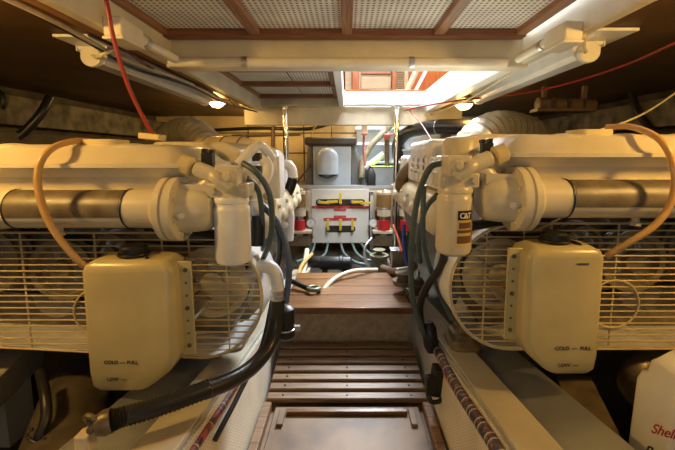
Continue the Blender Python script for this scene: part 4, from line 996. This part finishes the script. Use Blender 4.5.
MB().rbox((.72, 1.0, -.86), (.10, .34, .20), (0, 0, -.35)).build('body', 'olive', t, .008); MB().rbox((.72, 1.0, -.755), (.11, .35, .01), (0, 0, -.35)).build('lid', 'mount', t, .003)
MB().tube([at(690, 350, 1.2), at(660, 357, 1.15), at(640, 368, 1.1), at(634, 385, 1.1), at(648, 402, 1.1)], .045, 18, 14, rf=lambda u, i: 1.04 if i % 2 else .95).build('ribbed_hose', 'mount', label='ribbed brown hose bend behind the white jug', cat='hose', sharp=80)
# white jug lower right
Yj = .70
t = thing('oil_jug', at(668, 470, Yj), 'white oil jug with red and black lettering at the bottom right corner', 'jug')
jx = at(648, 440, Yj).x+.054; zb = at(660, 500, Yj).z; zs = at(650, 403, Yj).z; zn = at(650, 387, Yj).z; ztp = at(650, 370, Yj).z
jr = lambda x0, x1, z, y0=0, y1=.12: MB().rrect((x0+x1)/2, Yj+(y0+y1)/2, (x1-x0)/2, (y1-y0)/2, .018, z, 5)
MB().loft([jr(jx-.003, jx+.21, -.90), jr(jx-.006, jx+.21, -.89), jr(jx+.003, jx+.21, zs-.02), jr(jx+.012, jx+.205, zs), jr(jx+.018, jx+.20, zs+.006, .01, .11), jr(jx+.024, jx+.19, zn-.004, .01, .11), jr(jx+.03, jx+.16, zn+.003, .015, .105), jr(jx+.062, jx+.125, ztp, .03, .09)]).build('body', 'bottle_w', t, sharp=60)
MB().lathe((jx+.10, Yj+.06, ztp-.002), (0, 0, 1), [(.026, 0), (.026, .03), (.022, .034)], 24).build('cap', 'black', t)
MB().tube([(jx+.19, Yj+.06, zs-.03), (jx+.225, Yj+.06, zs-.01), (jx+.20, Yj+.06, zn+.005), (jx+.15, Yj+.06, zn+.012)], .012, 10).build('handle', 'bottle_w', t)
q = at(644, 440, Yj-.001); text('lettering', 'Shell', .030, (q.x+.012, Yj-.001, q.z+.018), 'redp', t, (PI/2, .30, 0))
q = at(643, 455, Yj-.001); text('lettering', 'Rotella', .034, (q.x, Yj-.001, q.z), 'ink', t, (PI/2, .30, 0))

# clutter along the hull sides
for s, P_ in ((-1, ((20, 106, 2.6), (35, 118, 2.55), (45, 100, 2.6))), (1, ((640, 100, 2.6),))):
    pass
hose('hull_hose', [(50, 97, 2.55), (42, 112, 2.5), (28, 128, 2.45), (14, 140, 2.4)], .028, 'dark', 'dark hose running down the left hull side above the tank')
hose('hull_hose', [(-6, 88, 2.4), (2, 96, 2.4), (2, 106, 2.4), (-6, 116, 2.4)], .02, 'black', 'black hose loop at the left edge of the view on the hull side')
hose('hull_hose', [(632, 92, 2.85), (636, 108, 2.8), (645, 122, 2.72), (655, 135, 2.62)], .026, 'dark', 'dark hose running down the right hull side above the tank')
t = thing('hull_pump', at(540, 112, 2.7), 'grimy brown pump unit in the shadows under the right side deck', 'pump')
for k, px in enumerate((536, 552, 568, 582)): MB().lathe(at(px, 104+k*.5, 2.6), (1, 0, 0), [(.02, 0), (.045, .01), (.045, .08), (.02, .09)], 16).build('cylinder', 'brownhose', t)
MB().box(at(534, 110, 2.6).x, at(592, 110, 2.6).x, 2.55, 2.66, at(0, 112, 2.6).z, at(0, 109, 2.6).z).build('base', 'brownhose', t)
for px in (544, 584): q = at(px, 110, 2.6); MB().box(q.x-.015, q.x+.015, 2.60, 2.62, q.z, .484).build('hanger', 'brownhose', t)
